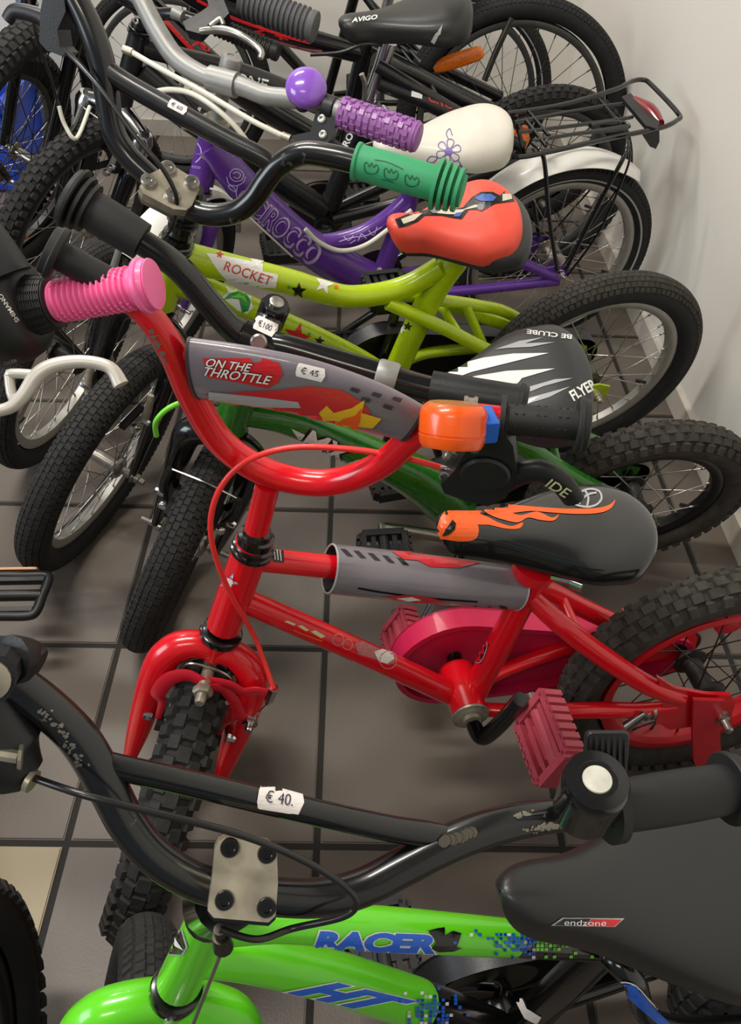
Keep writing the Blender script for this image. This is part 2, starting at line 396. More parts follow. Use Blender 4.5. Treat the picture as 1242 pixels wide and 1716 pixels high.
def pedal(root, C, axis, fwd, up, m, w=.042, l=.034, t=.011, ref=None, name='pedal', teeth=True):
    axis = axis.normalized(); fwd = (fwd-axis*fwd.dot(axis)).normalized(); up = axis.cross(fwd)
    mb = MB()
    for sg in (1, -1):
        mb.box(C+fwd*(sg*l), axis*w, fwd*.005, up*t, 0)
        mb.box(C+axis*(sg*w), axis*.005, fwd*l, up*t, 0)
        mb.box(C+fwd*(sg*l*.5), axis*w, fwd*.0035, up*t*.7, 0)
        if teeth:
            for i in range(7): mb.box(C+fwd*(sg*(l+.006))+axis*(w*(-.85+i*.28)), axis*.0035, fwd*.003, up*t, 0)
    mb.lathe(C-axis*w, axis, [(0, .009), (2*w, .009)], 12)
    mb.box(C, axis*w*.55, fwd*l*.9, up*t*.35, 0)
    p = mb.build(name, m, root, smooth=False)
    L = tuple(root['_L'])
    if ref:
        for sg in (1, -1):
            r = MB().box(C+fwd*(sg*(l+.0062)), axis*w*.7, fwd*.002, up*t*.5).build('reflector', ref, None, loc=L, smooth=False); r.parent = p; r.location = (0, 0, 0)
    sp = MB().lathe(C-axis*(w+.018), axis, [(0, .006), (.02, .006)], 10).build('spindle', M['steel'], None, loc=L); sp.parent = p; sp.location = (0, 0, 0)
    return p
def bolt(mb, P, ax, r, h, n=6):
    mb.lathe(P, ax, [(0, r), (h*.75, r), (h, r*.8)], n)
def sub(o, parent):      # turn a part built in world space into a sub-part
    o.parent = parent; o.location = (0, 0, 0); return o
# ---- decals: thin printed film laid on the real surface under it
def bvh(objs):
    vs, fs = [], []
    for o in objs:
        v_, f_ = BV[o.name]; b = len(vs); vs += v_; fs += [tuple(b+i for i in f) for f in f_]
    return BVHTree.FromPolygons(vs, fs)
def drape(root, name, bm, tgt, m, lift=.0006, grid=5.0, label=None):
    """bm: flat faces in px coordinates (x, y)"""
    bmesh.ops.triangulate(bm, faces=bm.faces)
    if not bm.verts: bm.free(); return None
    xs = [v.co.x for v in bm.verts]; ys = [v.co.y for v in bm.verts]
    for lo, hi, nrm, ix in ((min(xs), max(xs), V((1, 0, 0)), 0), (min(ys), max(ys), V((0, 1, 0)), 1)):
        c = lo+grid
        while c < hi:
            co = V((0, 0, 0)); co[ix] = c
            bmesh.ops.bisect_plane(bm, geom=bm.verts[:]+bm.edges[:]+bm.faces[:], plane_co=co, plane_no=nrm); c += grid
    tree = tgt if isinstance(tgt, BVHTree) else bvh(tgt)
    L = V(root['_L']); pos = {}
    for v in bm.verts:
        d = ray(v.co.x, v.co.y).normalized(); hit = tree.ray_cast(CAMP, d)
        if hit[0] is None: pos[v.index if False else v] = None
        else:
            nn = hit[1]
            if nn.dot(d) > 0: nn = -nn
            pos[v] = hit[0] + nn*lift
    vs, idx, fs = [], {}, []
    for f in bm.faces:
        if all(pos[v] is not None for v in f.verts):
            q = [pos[v] for v in f.verts]
            if max((q[i]-q[i-1]).length for i in range(len(q))) > .03: continue
            ids = []
            for v in f.verts:
                if v not in idx: idx[v] = len(vs); vs.append(pos[v]-L)
                ids.append(idx[v])
            fs.append(tuple(ids))
    bm.free()
    if not fs: print('decal missed', name, root.name); return None
    me = bpy.data.meshes.new(name); me.from_pydata(vs, [], fs); me.materials.append(m); me.update()
    o = bpy.data.objects.new(name, me); COL.objects.link(o); o.parent = root
    if label: o['label'] = label
    return o
def patch(root, name, polys, tgt, m, lift=.0006, grid=6.0, label=None):
    if 1 < len(polys) <= 9:
        for q in polys: o = patch(root, name, [q], tgt, m, lift, grid, label)
        return o
    bm = bmesh.new()
    for poly in polys:
        vs = [bm.verts.new((x, y, 0)) for x, y in poly]; bm.faces.new(vs)
    return drape(root, name, bm, tgt, m, lift, grid, label)
def curvy(poly, k=4):
    p = [V((x, y, 0)) for x, y in poly]; n = len(p); out = []
    for i in range(n):
        p0, p1, p2, p3 = p[i-1], p[i], p[(i+1) % n], p[(i+2) % n]
        for j in range(k):
            t = j/k; q = .5*((2*p1)+(-p0+p2)*t+(2*p0-5*p1+4*p2-p3)*t*t+(-p0+3*p1-3*p2+p3)*t**3); out.append((q.x, q.y))
    return out
def strokes(root, name, lines, w, tgt, m, lift=.0007, label=None):
    bm = bmesh.new()
    for ln in lines:
        ln = [V((x, y, 0)) for x, y in ln]
        ln = spline(ln, 4) if len(ln) > 2 else ln
        rows = []
        for i, p in enumerate(ln):
            t = (ln[min(i+1, len(ln)-1)]-ln[max(i-1, 0)]).normalized(); nn = V((-t.y, t.x, 0))*w/2
            rows.append((bm.verts.new(p+nn), bm.verts.new(p-nn)))
        for a, b in zip(rows, rows[1:]): bm.faces.new((a[0], a[1], b[1], b[0]))
    return drape(root, name, bm, tgt, m, lift, 8.0, label)
def text(root, name, s, p0, p1, h, tgt, m, lift=.0008, off=0.0, shear=0.0, grid=5.0, vdir=None, label=None):
    """text with its baseline from px p0 to px p1, capital height h px"""
    cu = bpy.data.curves.new('t', 'FONT'); cu.body = s; cu.size = 1; cu.offset = off; cu.shear = shear; cu.resolution_u = 3
    ob = bpy.data.objects.new('t', cu); COL.objects.link(ob)
    dg = bpy.context.evaluated_depsgraph_get(); me = bpy.data.meshes.new_from_object(ob.evaluated_get(dg))
    bpy.data.objects.remove(ob); bm = bmesh.new(); bm.from_mesh(me); bpy.data.meshes.remove(me)
    cu0 = bpy.data.curves.new('t', 'FONT'); cu0.body = s; cu0.size = 1; cu0.shear = shear; ob = bpy.data.objects.new('t', cu0); COL.objects.link(ob)
    dg = bpy.context.evaluated_depsgraph_get(); me = bpy.data.meshes.new_from_object(ob.evaluated_get(dg))
    xs = [v.co.x for v in me.vertices]; x0, x1 = min(xs), max(xs); bpy.data.objects.remove(ob); bpy.data.meshes.remove(me)
    e = V((p1[0]-p0[0], p1[1]-p0[1], 0)); d = e.normalized(); up = V((d.y, -d.x, 0)) if vdir is None else V((vdir[0], vdir[1], 0)).normalized()
    for v in bm.verts:
        q = V((p0[0], p0[1], 0)) + e*((v.co.x-x0)/(x1-x0)) + up*(v.co.y/.69*h); v.co = q
    bmesh.ops.remove_doubles(bm, verts=bm.verts, dist=.01)
    return drape(root, name, bm, tgt, m, lift, grid, label)
def star(x, y, r, rt=0, q=.42):
    return [(x+math.sin(rt+i*math.pi/5)*(r if i % 2 == 0 else r*q), y-math.cos(rt+i*math.pi/5)*(r if i % 2 == 0 else r*q)) for i in range(10)]
def pricetag(root, c, d, w, h, txt, tgt):
    """small notched price label centred at c along direction d (px)"""
    d = V((d[0], d[1], 0)).normalized(); u = V((-d.y, d.x, 0)); c = V((c[0], c[1], 0)); pl = []
    for a, b in ((-.5, -.22), (-.46, -.46), (-.42, -.5), (.42, -.5), (.45, -.3), (.5, 0), (.45, .3), (.42, .5), (-.42, .5), (-.46, .46), (-.5, .22), (-.47, 0)):
        q = c+d*(a*w)+u*(b*h); pl.append((q.x, q.y))
    o = patch(root, 'price_label', [pl], tgt, M['paper'], .0012, 6, label='small white price label')
    q0 = c-d*(w*.34)+u*(h*.2); q1 = c+d*(w*.26)+u*(h*.2)
    t = text(root, 'price_text', txt, (q0.x, q0.y), (q1.x, q1.y), h*.42, tgt, M['ink'], .0017, grid=8)
    if o and t: sub(t, o)
    return o
# ------------------------------------------------------------------ setting
def grout_mat():
    return mat('grout', (38, 35, 31), .85, var=.2, vscale=12, bump=.5, bscale=120)
def tile_mat(nm='floor_tile', ca=(84, 76, 71), cb=(105, 96, 88)):
    m = mat(nm, (100, 92, 86), .42, bump=.25, bscale=260, spec=.4); nt = m.node_tree; b = nt.nodes['Principled BSDF']
    tc = nt.nodes.new('ShaderNodeTexCoord'); geo = nt.nodes.new('ShaderNodeObjectInfo')
    n1 = nt.nodes.new('ShaderNodeTexNoise'); n1.inputs['Scale'].default_value = 6; n1.inputs['Detail'].default_value = 6
    n2 = nt.nodes.new('ShaderNodeTexNoise'); n2.inputs['Scale'].default_value = 420; n2.inputs['Detail'].default_value = 3
    add = nt.nodes.new('ShaderNodeVectorMath'); add.operation = 'ADD'
    nt.links.new(tc.outputs['Object'], add.inputs[0]); nt.links.new(geo.outputs['Location'], add.inputs[1])
    nt.links.new(add.outputs[0], n1.inputs['Vector']); nt.links.new(add.outputs[0], n2.inputs['Vector'])
    r = nt.nodes.new('ShaderNodeValToRGB'); r.color_ramp.elements[0].position = .3; r.color_ramp.elements[1].position = .7
    r.color_ramp.elements[0].color = (*lin(ca), 1); r.color_ramp.elements[1].color = (*lin(cb), 1)
    mm = nt.nodes.new('ShaderNodeMath'); mm.operation = 'MULTIPLY_ADD'; mm.inputs[1].default_value = .6; mm.inputs[2].default_value = .2
    a2 = nt.nodes.new('ShaderNodeMath'); a2.operation = 'MULTIPLY_ADD'; a2.inputs[1].default_value = .35
    nt.links.new(n2.outputs['Fac'], a2.inputs[0]); nt.links.new(n1.outputs['Fac'], mm.inputs[0]); nt.links.new(mm.outputs[0], a2.inputs[2])
    nt.links.new(a2.outputs[0], r.inputs[0]); nt.links.new(r.outputs[0], b.inputs['Base Color'])
    return m
def wall_mat():
    m = mat('wall_paint', (222, 216, 206), .7, bump=.25, bscale=60); nt = m.node_tree; b = nt.nodes['Principled BSDF']
    tc = nt.nodes.new('ShaderNodeTexCoord'); n = nt.nodes.new('ShaderNodeTexNoise'); n.inputs['Scale'].default_value = 1.6; n.inputs['Detail'].default_value = 5
    n3 = nt.nodes.new('ShaderNodeTexNoise'); n3.inputs['Scale'].default_value = 22; n3.inputs['Detail'].default_value = 8; n3.inputs['Roughness'].default_value = .8
    r = nt.nodes.new('ShaderNodeValToRGB'); r.color_ramp.elements[0].color = (*lin((222, 216, 206)), 1); r.color_ramp.elements[1].color = (*lin((236, 232, 224)), 1)
    r3 = nt.nodes.new('ShaderNodeValToRGB'); r3.color_ramp.elements[0].position = .72; r3.color_ramp.elements[1].position = .78
    r3.color_ramp.elements[0].color = (1, 1, 1, 1); r3.color_ramp.elements[1].color = (.78, .74, .7, 1)
    mx = nt.nodes.new('ShaderNodeMixRGB'); mx.blend_type = 'MULTIPLY'; mx.inputs[0].default_value = 1
    nt.links.new(tc.outputs['Object'], n.inputs['Vector']); nt.links.new(tc.outputs['Object'], n3.inputs['Vector'])
    nt.links.new(n.outputs['Fac'], r.inputs[0]); nt.links.new(n3.outputs['Fac'], r3.inputs[0])
    nt.links.new(r.outputs[0], mx.inputs[1]); nt.links.new(r3.outputs[0], mx.inputs[2]); nt.links.new(mx.outputs[0], b.inputs['Base Color'])
    return m
X, Y, Z = V((1, 0, 0)), V((0, 1, 0)), V((0, 0, 1))
WX = 2.275*TS; BY = 7.86*TS
def sbox(name, lo, hi, m, kind='structure'):
    lo, hi = V(lo), V(hi); c = (lo+hi)/2; h = (hi-lo)/2
    o = MB().box(V((0, 0, 0)), X*h.x, Y*h.y, Z*h.z).build(name, m, None, loc=(0, 0, 0), smooth=False); o.location = c
    o['_L'] = tuple(c)
    if kind: o['kind'] = kind
    return o
floor = sbox('floor', (-3.2, -2.4, -.1), (WX+.1, BY+.1, -.0025), grout_mat())
tm = tile_mat()
tile_me = None
for i in range(-6, 3):
    for j in range(-6, 8):
        x0, x1, y0, y1 = i*TS, (i+1)*TS, j*TS, (j+1)*TS
        x1c = min(x1, WX); 
        if x0 > WX or y0 > BY: continue
        g = .0048; hx = (min(x1, WX+.3)-x0)/2-g; hy = TS/2-g
        if tile_me is None:
            mb = MB(); mb.box(V((0, 0, 0)), X*hx, Y*hy, Z*.0035)
            t0 = mb.build('floor_tile', tm, None, loc=(0, 0, 0), smooth=False); tile_me = t0.data
            bm = bmesh.new(); bm.from_mesh(tile_me)
            bmesh.ops.bevel(bm, geom=[e for e in bm.edges if all(v.co.z > 0 for v in e.verts)], offset=.0018, segments=2, affect='EDGES'); bm.to_mesh(tile_me); bm.free()
            o = t0
        else:
            o = bpy.data.objects.new('floor_tile', tile_me); COL.objects.link(o)
        if (i, j) == (-2, -1):
            o.data = tile_me.copy(); o.data.materials[0] = tile_mat('beige_floor_tile', (138, 124, 100), (164, 150, 122)); o['label'] = 'lighter beige tile'
        o.parent = floor; o.location = V(((x0+x1)/2, (y0+y1)/2, -.0035)) - floor.location
wm = wall_mat()
sbox('wall_right', (WX, -2.4, 0), (WX+.1, BY+.1, 2.8), wm)
sbox('wall_back', (-3.2, BY, 0), (WX, BY+.1, 2.8), wm)
sbox('baseboard_right', (WX-.010, -2.4, 0), (WX-.0002, BY-.0101, .055), mat('baseboard_paint', (196, 188, 176), .5, var=.06))
sbox('baseboard_back', (-3.2, BY-.010, 0), (WX-.0002, BY-.0002, .055), MATS['baseboard_paint'])
sbox('ceiling', (-3.2, -2.4, 2.8), (WX+.1, BY+.1, 2.9), mat('ceiling_paint', (150, 148, 144), .8))
# ------------------------------------------------------------------ red bicycle
F = Frame(1.512, .436, 10.2, 0.0)
S = Steer(F, (432, 880), (372, 1055), 75, .185, .03)
redb = thing('bicycle', F.L(.3, 0), 'small red kids bicycle with padded handlebar, orange bell and flame saddle', 'bicycle')
b = redb
def headset(root, F, S, lowpx, toppx, wl, wt, m=None):
    m = m or M['blackgloss']
    P = F.P(*lowpx); r = rpx(P, wl)
    MB().lathe(P-S.a*.006, S.a, [(-.004, r*.75), (-.002, r*.96), (.002, r), (.006, r*.97), (.008, r*.8)], 28).build('headset', m, root)
    P = F.P(*toppx); r = rpx(P, wt)
    MB().lathe(P-S.a*.012, S.a, [(-.006, r*.8), (-.004, r), (0, r), (.001, r*.9), (.004, r*.98), (.007, r*.97), (.009, r*.8), (.010, r*.86), (.018, r*.84), (.019, r*.68), (.025, r*.62), (.027, r*.5)], 24).build('headset', m, root)
h1 = tpx(b, 'head_tube', F, [(425, 908), (376, 1048)], [63, 60], M['red'])
headset(b, F, S, (372, 1057), (428, 905), 74, 74)
tpx(b, 'stem', F, [(430, 888), (449, 812)], [42, 42], M['red'])
tt = tpx(b, 'top_tube', F, [(425, 937), (555, 950), (888, 988)], 41, M['red'])
dt = tpx(b, 'down_tube', F, [(402, 1003), (600, 1090), (778, 1172)], 42, M['red'])
st = tpx(b, 'seat_tube', F, [(899, 945), (884, 990), (788, 1172)], [50, 44, 44], M['red'])
Pc = F.P(899, 945); q = (F.P(899, 945)-F.P(788, 1172)).normalized()
sc_ = MB().lathe(Pc-q*.02, q, [(0, .017), (.004, .024), (.02, .027), (.022, .02)], 24).build('seat_clamp', M['red'], b)
mb = MB(); mb.tube([Pc+F.n*.02-F.h*.01, Pc+F.n*.03-F.h*.03], .005, 8); mb.tube([Pc+F.n*.03-F.h*.03, Pc+F.n*.038-F.h*.04], .009, 10); mb.build('seat_clamp_bolt', M['chrome'], b)
MB().tube([Pc, Pc+q*.06], .011, 12).build('seat_post', M['steel'], b)
BBc = F.P(788, 1198, .035) - F.n*.035
MB().lathe(BBc-F.n*.034, F.n, [(0, .023), (.068, .023)], 24).build('bottom_bracket', M['red'], b)
MB().lathe(BBc+F.n*.034, F.n, [(0, .020), (.001, .0235), (.004, .0235), (.005, .018), (.006, .017), (.007, .012), (.012, .0115)], 24).build('bearing_ring', M['brass'], b)
RC = F.L(0, .197)
# stays
def mir(F, P): d = (P-F.O).dot(F.n); return P - F.n*(2*d)
near = [F.P(889, 1000, .006), F.P(935, 1042, .026), F.P(1010, 1100, .04), F.P(1090, 1150, .05), F.P(1140, 1168, .052)]
rs = [rpx(near[0], x) for x in (30, 36, 38, 38, 34)]
tb(b, 'seat_stay', near, rs, M['red']); tb(b, 'seat_stay', [mir(F, p) for p in near], rs, M['red'])
nb = near[1]*.55+near[2]*.45; MB().tube([nb, mir(F, nb)], .008, 12).build('stay_bridge', M['red'], b)
near = [F.P(800, 1188, .016), F.P(880, 1192, .034), F.P(1000, 1190, .05), F.P(1070, 1190, .052), F.P(1130, 1184, .052)]
rs = [rpx(near[0], x) for x in (24, 26, 28, 26, 20)]
tb(b, 'chain_stay', near, rs, M['red']); tb(b, 'chain_stay', [mir(F, p) for p in near], rs, M['red'])
for sg in (1, -1):
    pl = [F.P(x, y, .052) for x, y in ((1100, 1130), (1128, 1148), (1180, 1158), (1222, 1160), (1230, 1172), (1220, 1205), (1160, 1212), (1120, 1218), (1096, 1204), (1108, 1180))]
    if sg < 0: pl = [mir(F, p) for p in pl]
    MB().prism(pl, F.n*(.005*sg)).build('dropout', M['red'], b, ang=20)
# folded stabiliser bracket
pl = [F.P(x, y, .062) for x, y in ((1160, 1168), (1212, 1170), (1204, 1222), (1206, 1262), (1222, 1290), (1180, 1312), (1160, 1270), (1158, 1220))]
MB().prism(pl, F.n*.005).build('stabiliser_bracket', M['redflat'], b, ang=20)
AX = RC + F.n*.062
mb = MB(); mb.lathe(AX, F.n, [(0, .011), (.002, .011), (.002, .009), (.009, .009), (.010, .0065), (.014, .006), (.024, .006), (.026, .004)], 10); mb.build('axle_nut', M['steel'], b)
mb = MB(); mb.lathe(F.P(1082, 1192, .052)-F.h*.01, F.h, [(0, .012), (.004, .012), (.004, .010), (.009, .010), (.009, .012), (.013, .012)], 16)
mb.tube([F.P(1050, 1218, .066), F.P(1082, 1196, .066)], [.007, .005], 10); mb.build('brake_arm_clip', M['steel'], b)
rw = wheel(b, 'rear_wheel', RC, F.n, V((0, 0, 1)), .197, .052, .145, rimm=M['rimred'], spk=M['spokedark'], hubm=M['rubber'], ns=20, style='knob', tyre=M['tyre_dust'], tread=M['tyre_dust'], hubr=.017, ax=.058, rimw=.034)
# red reflector paddle between the spokes
pd = MB().lathe(RC+V((0, 0, .10))+F.h*-.02-F.n*.016, F.n, [(0, .02), (.002, .024), (.006, .024), (.008, .02)], 24).build('spoke_reflector', M['redflat'], b)
# chain guard on the far side
def capsule(c0, r0, c1, r1, n=18):
    pts = []
    d = (V((c1[0]-c0[0], c1[1]-c0[1]))); L_ = d.length; an = math.atan2(d.y, d.x); be = math.acos(max(-1, min(1, (r0-r1)/L_)))
    for i in range(n+1): t = an+be+(2*math.pi-2*be)*i/n; pts.append((c0[0]+r0*math.cos(t), c0[1]+r0*math.sin(t)))
    for i in range(n+1): t = an-be+(2*be)*i/n; pts.append((c1[0]+r1*math.cos(t), c1[1]+r1*math.sin(t)))
    return pts
bu, bw_, _ = F.uv(BBc)
cg = [F.L(u, w_, -.072) for u, w_ in capsule((bu, bw_), .080, (0.03, .190), .042)]
g = MB().prism(cg, F.n*.003)
bb = len(g.v); ou = cg; inn = [F.L(u, w_, -.040) for u, w_ in capsule((bu, bw_), .080, (0.03, .190), .042)]
g.quadgrid([ou, inn]); ou2 = [F.L(u, w_, -.040) for u, w_ in capsule((bu, bw_), .072, (0.03, .190), .034)]; g.quadgrid([inn, ou2])
cgo = g.build('chain_guard', M['crimson'], b, ang=30)
x = MB().prism([F.L(u, w_, -.056) for u, w_ in capsule((bu, bw_), .070, (0.10, .194), .035)], F.n*.003).build('guard_face', M['crimson'], b, ang=20); sub(x, cgo)
def chain(root, F, c0, r0, c1, r1, off, m=None, nm='chain'):
    pts = [F.L(u, w_, off) for u, w_ in capsule(c0, r0, c1, r1)]; pts.append(pts[0])
    return MB().tube(pts, .004, 6, 1, cap=False, squash=(F.n, .6)).build(nm, m or M['darksteel'], root)
chain(b, F, (bu, bw_), .052, (0, .197), .026, -.056)
# cranks and pedals
e1 = F.P(873, 1172, .075)
tb(b, 'crank_arm', [BBc+F.n*.038, BBc+F.n*.052+(F.P(812, 1235, .05)-F.P(788, 1200, .05))*.5, F.P(835, 1216, .062), e1], [.0105, .0105, .0105, .0095], M['blackgloss'])
ed = e1-(BBc+F.n*.06); e2 = BBc-F.n*.085-ed
tb(b, 'crank_arm', [BBc-F.n*.04, BBc-F.n*.075, e2], [.010, .010, .009], M['blackgloss'])
PF = F.P(917, 1236, .122)
pedal(b, PF, F.n, (F.h*.35 - V((0, 0, 1))*1.0), F.up, M['pinkred'], .040, .030, .011)
pedal(b, e2-F.n*.055, F.n, (F.h*.5 - V((0, 0, 1))*1.0), F.up, M['pinkred'], .038, .028, .011)
# front end
fork_c = S.p(S.lb-.012, 0, 0)
for sg in (1, -1):
    pts = [S.p(S.lb-.031, sg*.004, .0), S.p(S.lb-.032, sg*.024, .002), S.p(S.lb-.046, sg*.044, .006), S.p(S.lb-.080, sg*.054, .012)]
    E_ = S.C + S.l*(sg*.056); pts += [pts[-1]*.45+E_*.55 + S.fs*-.002, E_ + S.a*.006]
    tb(b, 'fork_leg', pts, [.016, .016, .0175, .0175, .014, .006], M['red'], n=18)
MB().lathe(S.p(S.lb-.04, 0, 0), S.a, [(-.002, .012), (0, .016), (.03, .0165), (.034, .016)], 20).build('fork_crown', M['red'], b)
fw = wheel(b, 'front_wheel', S.C, S.l, S.a, .185, .056, .128, rimm=M['rimred'], spk=M['spokedark'], hubm=M['darksteel'], ns=20, style='knob', ax=.050, rimw=.030)
# side pull brake
bc = S.p(S.lb-.052, 0, .030)
m_ = MB(); m_.tube([bc-S.fs*.03, bc+S.fs*.02], .007, 10); bolt(m_, bc+S.fs*.012, S.fs, .011, .008); bolt(m_, bc+S.fs*.02, S.fs, .006, .012, 10)
m_.build('brake_bolt', M['brass'], b)
def arm(pts, r): return MB().tube(pts, r, 10, 5, squash=(S.fs, .4)).build('brake_arm', M['redflat'], b)
arm([bc+S.fs*.004, bc+S.l*-.02+S.a*.001, bc+S.l*-.038-S.a*.014, bc+S.l*-.045-S.a*.042, bc+S.l*-.038-S.a*.056, bc+S.l*-.038-S.a*.085], [.007, .008, .009, .009, .005, .004])
arm([bc+S.fs*.010, bc+S.l*.02+S.a*.0-S.a*.006, bc+S.l*.038-S.a*.022, bc+S.l*.050-S.a*.042, bc+S.l*.062-S.a*.046], [.007, .007, .007, .0075, .007])
arm([bc+S.l*.038-S.a*.03, bc+S.l*.040-S.a*.05, bc+S.l*.034-S.a*.066, bc+S.l*.034-S.a*.1], [.007, .007, .005, .004])
arm([bc+S.fs*.0, bc+S.l*.025+S.a*.004, bc+S.l*.042-S.a*.002, bc+S.l*.055+S.a*.006, bc+S.l*.07+S.a*.008], [.007, .0065, .0065, .006, .006])
CE = bc+S.l*.072+S.a*.010
m_ = MB(); m_.tube([CE+S.a*.008, CE-S.a*.012], .006, 10); m_.tube([CE-S.a*.012, CE-S.a*.02], .003, 8); bolt(m_, bc+S.l*.062-S.a*.046, S.fs, .009, .008); bolt(m_, bc+S.l*.062-S.a*.046+S.fs*.006, S.fs, .005, .010, 10)
for sg in (-1, 1):
    bolt(m_, bc+S.l*(sg*.044)-S.a*.085, S.l*sg, .006, .010, 8)
m_.tube([CE-S.a*.02, bc+S.l*.062-S.a*.046], .0008, 5)
x = m_.build('brake_hardware', M['chrome'], b); x['kind'] = 'stuff'
MB().tube([bc+S.l*-.03-S.fs*.012-S.a*.01, bc+S.l*-.022-S.fs*.01+S.a*.008, bc+S.fs*-.012+S.a*.008, bc+S.l*.02-S.fs*.01+S.a*.006, bc+S.l*.036-S.fs*.012-S.a*.01], .0016, 6, 5).build('brake_spring', M['steel'], b)
for sg in (-1, 1): MB().box(bc+S.l*(sg*.034)-S.a*.09-S.fs*.01, S.fs*.02, S.l*.004, S.a*.005).build('brake_pad', M['rubber'], b, smooth=False)
# handlebar
S.bar(.06, 0, .175, .05)
hb = tpx(b, 'handlebar', S, [(88, 424), (150, 452), (208, 496), (250, 530), (290, 590), (322, 664), (368, 738), (430, 784), (500, 806), (570, 806), (640, 778), (700, 726), (770, 700), (830, 700), (860, 703)], [34, 38, 44, 48, 50, 50, 49, 47, 47, 47, 46, 46, 42, 34], M['red'], n=20, k=5)
cb = tpx(b, 'crossbar', S, [(300, 583), (330, 600), (690, 722), (720, 734)], [34, 26, 26, 34], M['red'])
# bar pad
pts = [(330, 619, .006), (420, 632, .008), (520, 652, .008), (620, 682, .007), (688, 708, .006)]
pts3 = [S.b(*q) for q in pts]; wd = [132, 132, 128, 114, 92]
pad = MB().tube(pts3, [rpx(p, w_) for p, w_ in zip(pts3, wd)], 28, 8, cap=True, squash=(S.BN, .42)).build('handlebar_pad', M['padgrey'], b, ang=50, label='grey padded handlebar sleeve with red and yellow racing print')
for i in (0, -1):
    ax_ = (pts3[1]-pts3[0]).normalized() if i == 0 else (pts3[-1]-pts3[-2]).normalized()
    sg = -1 if i == 0 else 1
    r_ = rpx(pts3[i], wd[i])*1.015
    x = MB().tube([pts3[i]+ax_*(sg*.0015-.0012), pts3[i]+ax_*(sg*.0015+.0012)], r_, 28, 1, squash=(S.BN, .44)).build('pad_piping', M['paddark'], b); sub(x, pad)
# top tube pad
a0, a1 = F.P(553, 953), F.P(868, 986)
pr = [rpx(a0, 86)*q for q in (.98, 1, 1, .97, .93)]
pad2 = MB().tube([a0+(a1-a0)*t for t in (0, .25, .5, .75, 1)], pr, 28, 3, cap=False).build('frame_pad', M['padgrey'], b, label='grey padded sleeve with chequered print')
x = MB().tube([a0+(a1-a0)*t for t in (0, .5, 1)], [q*.93 for q in (pr[0], pr[2], pr[4])], 28, 3, cap=False).build('pad_lining', M['paddark'], b); sub(x, pad2)
for P_, r_ in ((a0, pr[0]), (a1, pr[4])):
    d_ = (a1-a0).normalized(); q_ = [P_ + (d_.orthogonal().normalized()*math.cos(t)+d_.cross(d_.orthogonal().normalized())*math.sin(t))*r_*.98 for t in [2*math.pi*i/28 for i in range(29)]]
    x = MB().tube(q_, .0012, 6, 1, cap=False).build('pad_piping', M['d_silver'], b); sub(x, pad2)
# grips
gA, gB = S.b(196, 480), S.b(100, 428)
grip(b, gA, gB, rpx(gA, 50), M['rubber'], 'plain', rpx(gB, 92)); 
gA, gB = S.b(846, 702), S.b(966, 712)
gg = grip(b, gA, gB, rpx(gA, 52), M['rubber'], 'collar', rpx(gB, 96))
m_ = MB(); flangein(m_, gA-(gB-gA).normalized()*.004, (gB-gA), rpx(gA, 80)); x = m_.build('grip_flange', M['rubber'], b)
m_ = MB()
gx = (gB-gA).normalized(); gy = (CAMP-gA).normalized(); gy = (gy-gx*gy.dot(gx)).normalized(); gz = gx.cross(gy); gr = rpx(gA, 52)
for i in (1, 2, 4, 5, 7, 8):
    for j in (-3, -1, 1, 3):
        o_ = gy*math.cos(j*.42)+gz*math.sin(j*.42); m_.lathe(gA+(gB-gA)*(.05+.1*i)+o_*gr*1.03, o_, [(0, .0013), (.0007, .0009)], 6)
x = m_.build('grip_studs', M['rubber'], b); x['kind'] = 'stuff'
# brake lever
hz = S.BN if S.BN.dot(CAMP-S.BO) > 0 else -S.BN
def bz(px, py, o=.0): return S.b(px, py) + hz*o
m_ = MB()
bp_ = [(812, 694), (842, 690), (862, 720), (868, 770), (850, 808), (820, 822), (780, 812), (748, 800), (742, 786), (765, 762), (785, 728), (798, 706)]
m_.prism([bz(x, y, .018) for x, y in bp_], -hz*.022); lv = m_.build('brake_lever', M['blackplastic'], b, ang=30, label='black plastic brake lever')
x = MB().lathe(bz(816, 766, .016), hz, [(0, .021), (.004, .021), (.006, .019), (.007, .0)], 30).build('pivot_cap', M['blackplastic'], b); sub(x, lv)
x = MB().lathe(bz(816, 766, .0185), hz, [(0, .0215), (.001, .0215), (.001, .0205)], 30).build('pivot_ring', M['blackgloss'], b); sub(x, lv)
lp = [bz(842, 800, .006), bz(868, 786, .006), bz(905, 780, .006), bz(940, 796, .008), bz(962, 822, .010)]
lvo = MB().tube(lp, [.012, .012, .0115, .011, .010], 14, 6, squash=(hz, .7)).build('lever_blade', M['blackplastic'], b); sub(lvo, lv)
x = MB().tube([bz(790, 778, .0), bz(780, 792, .0), bz(758, 790, .004), bz(745, 785, .004)], [.014, .013, .009, .006], 12, 4).build('cable_housing', M['blackplastic'], b); sub(x, lv)
m_ = MB(); m_.tube([bz(754, 756, .004), bz(775, 764, .004)], .003, 8); bolt(m_, bz(754, 756, .004), (bz(754, 756, .004)-bz(775, 764, .004)), .006, .005, 8); x = m_.build('adjusting_screw', M['brass'], b); sub(x, lv)
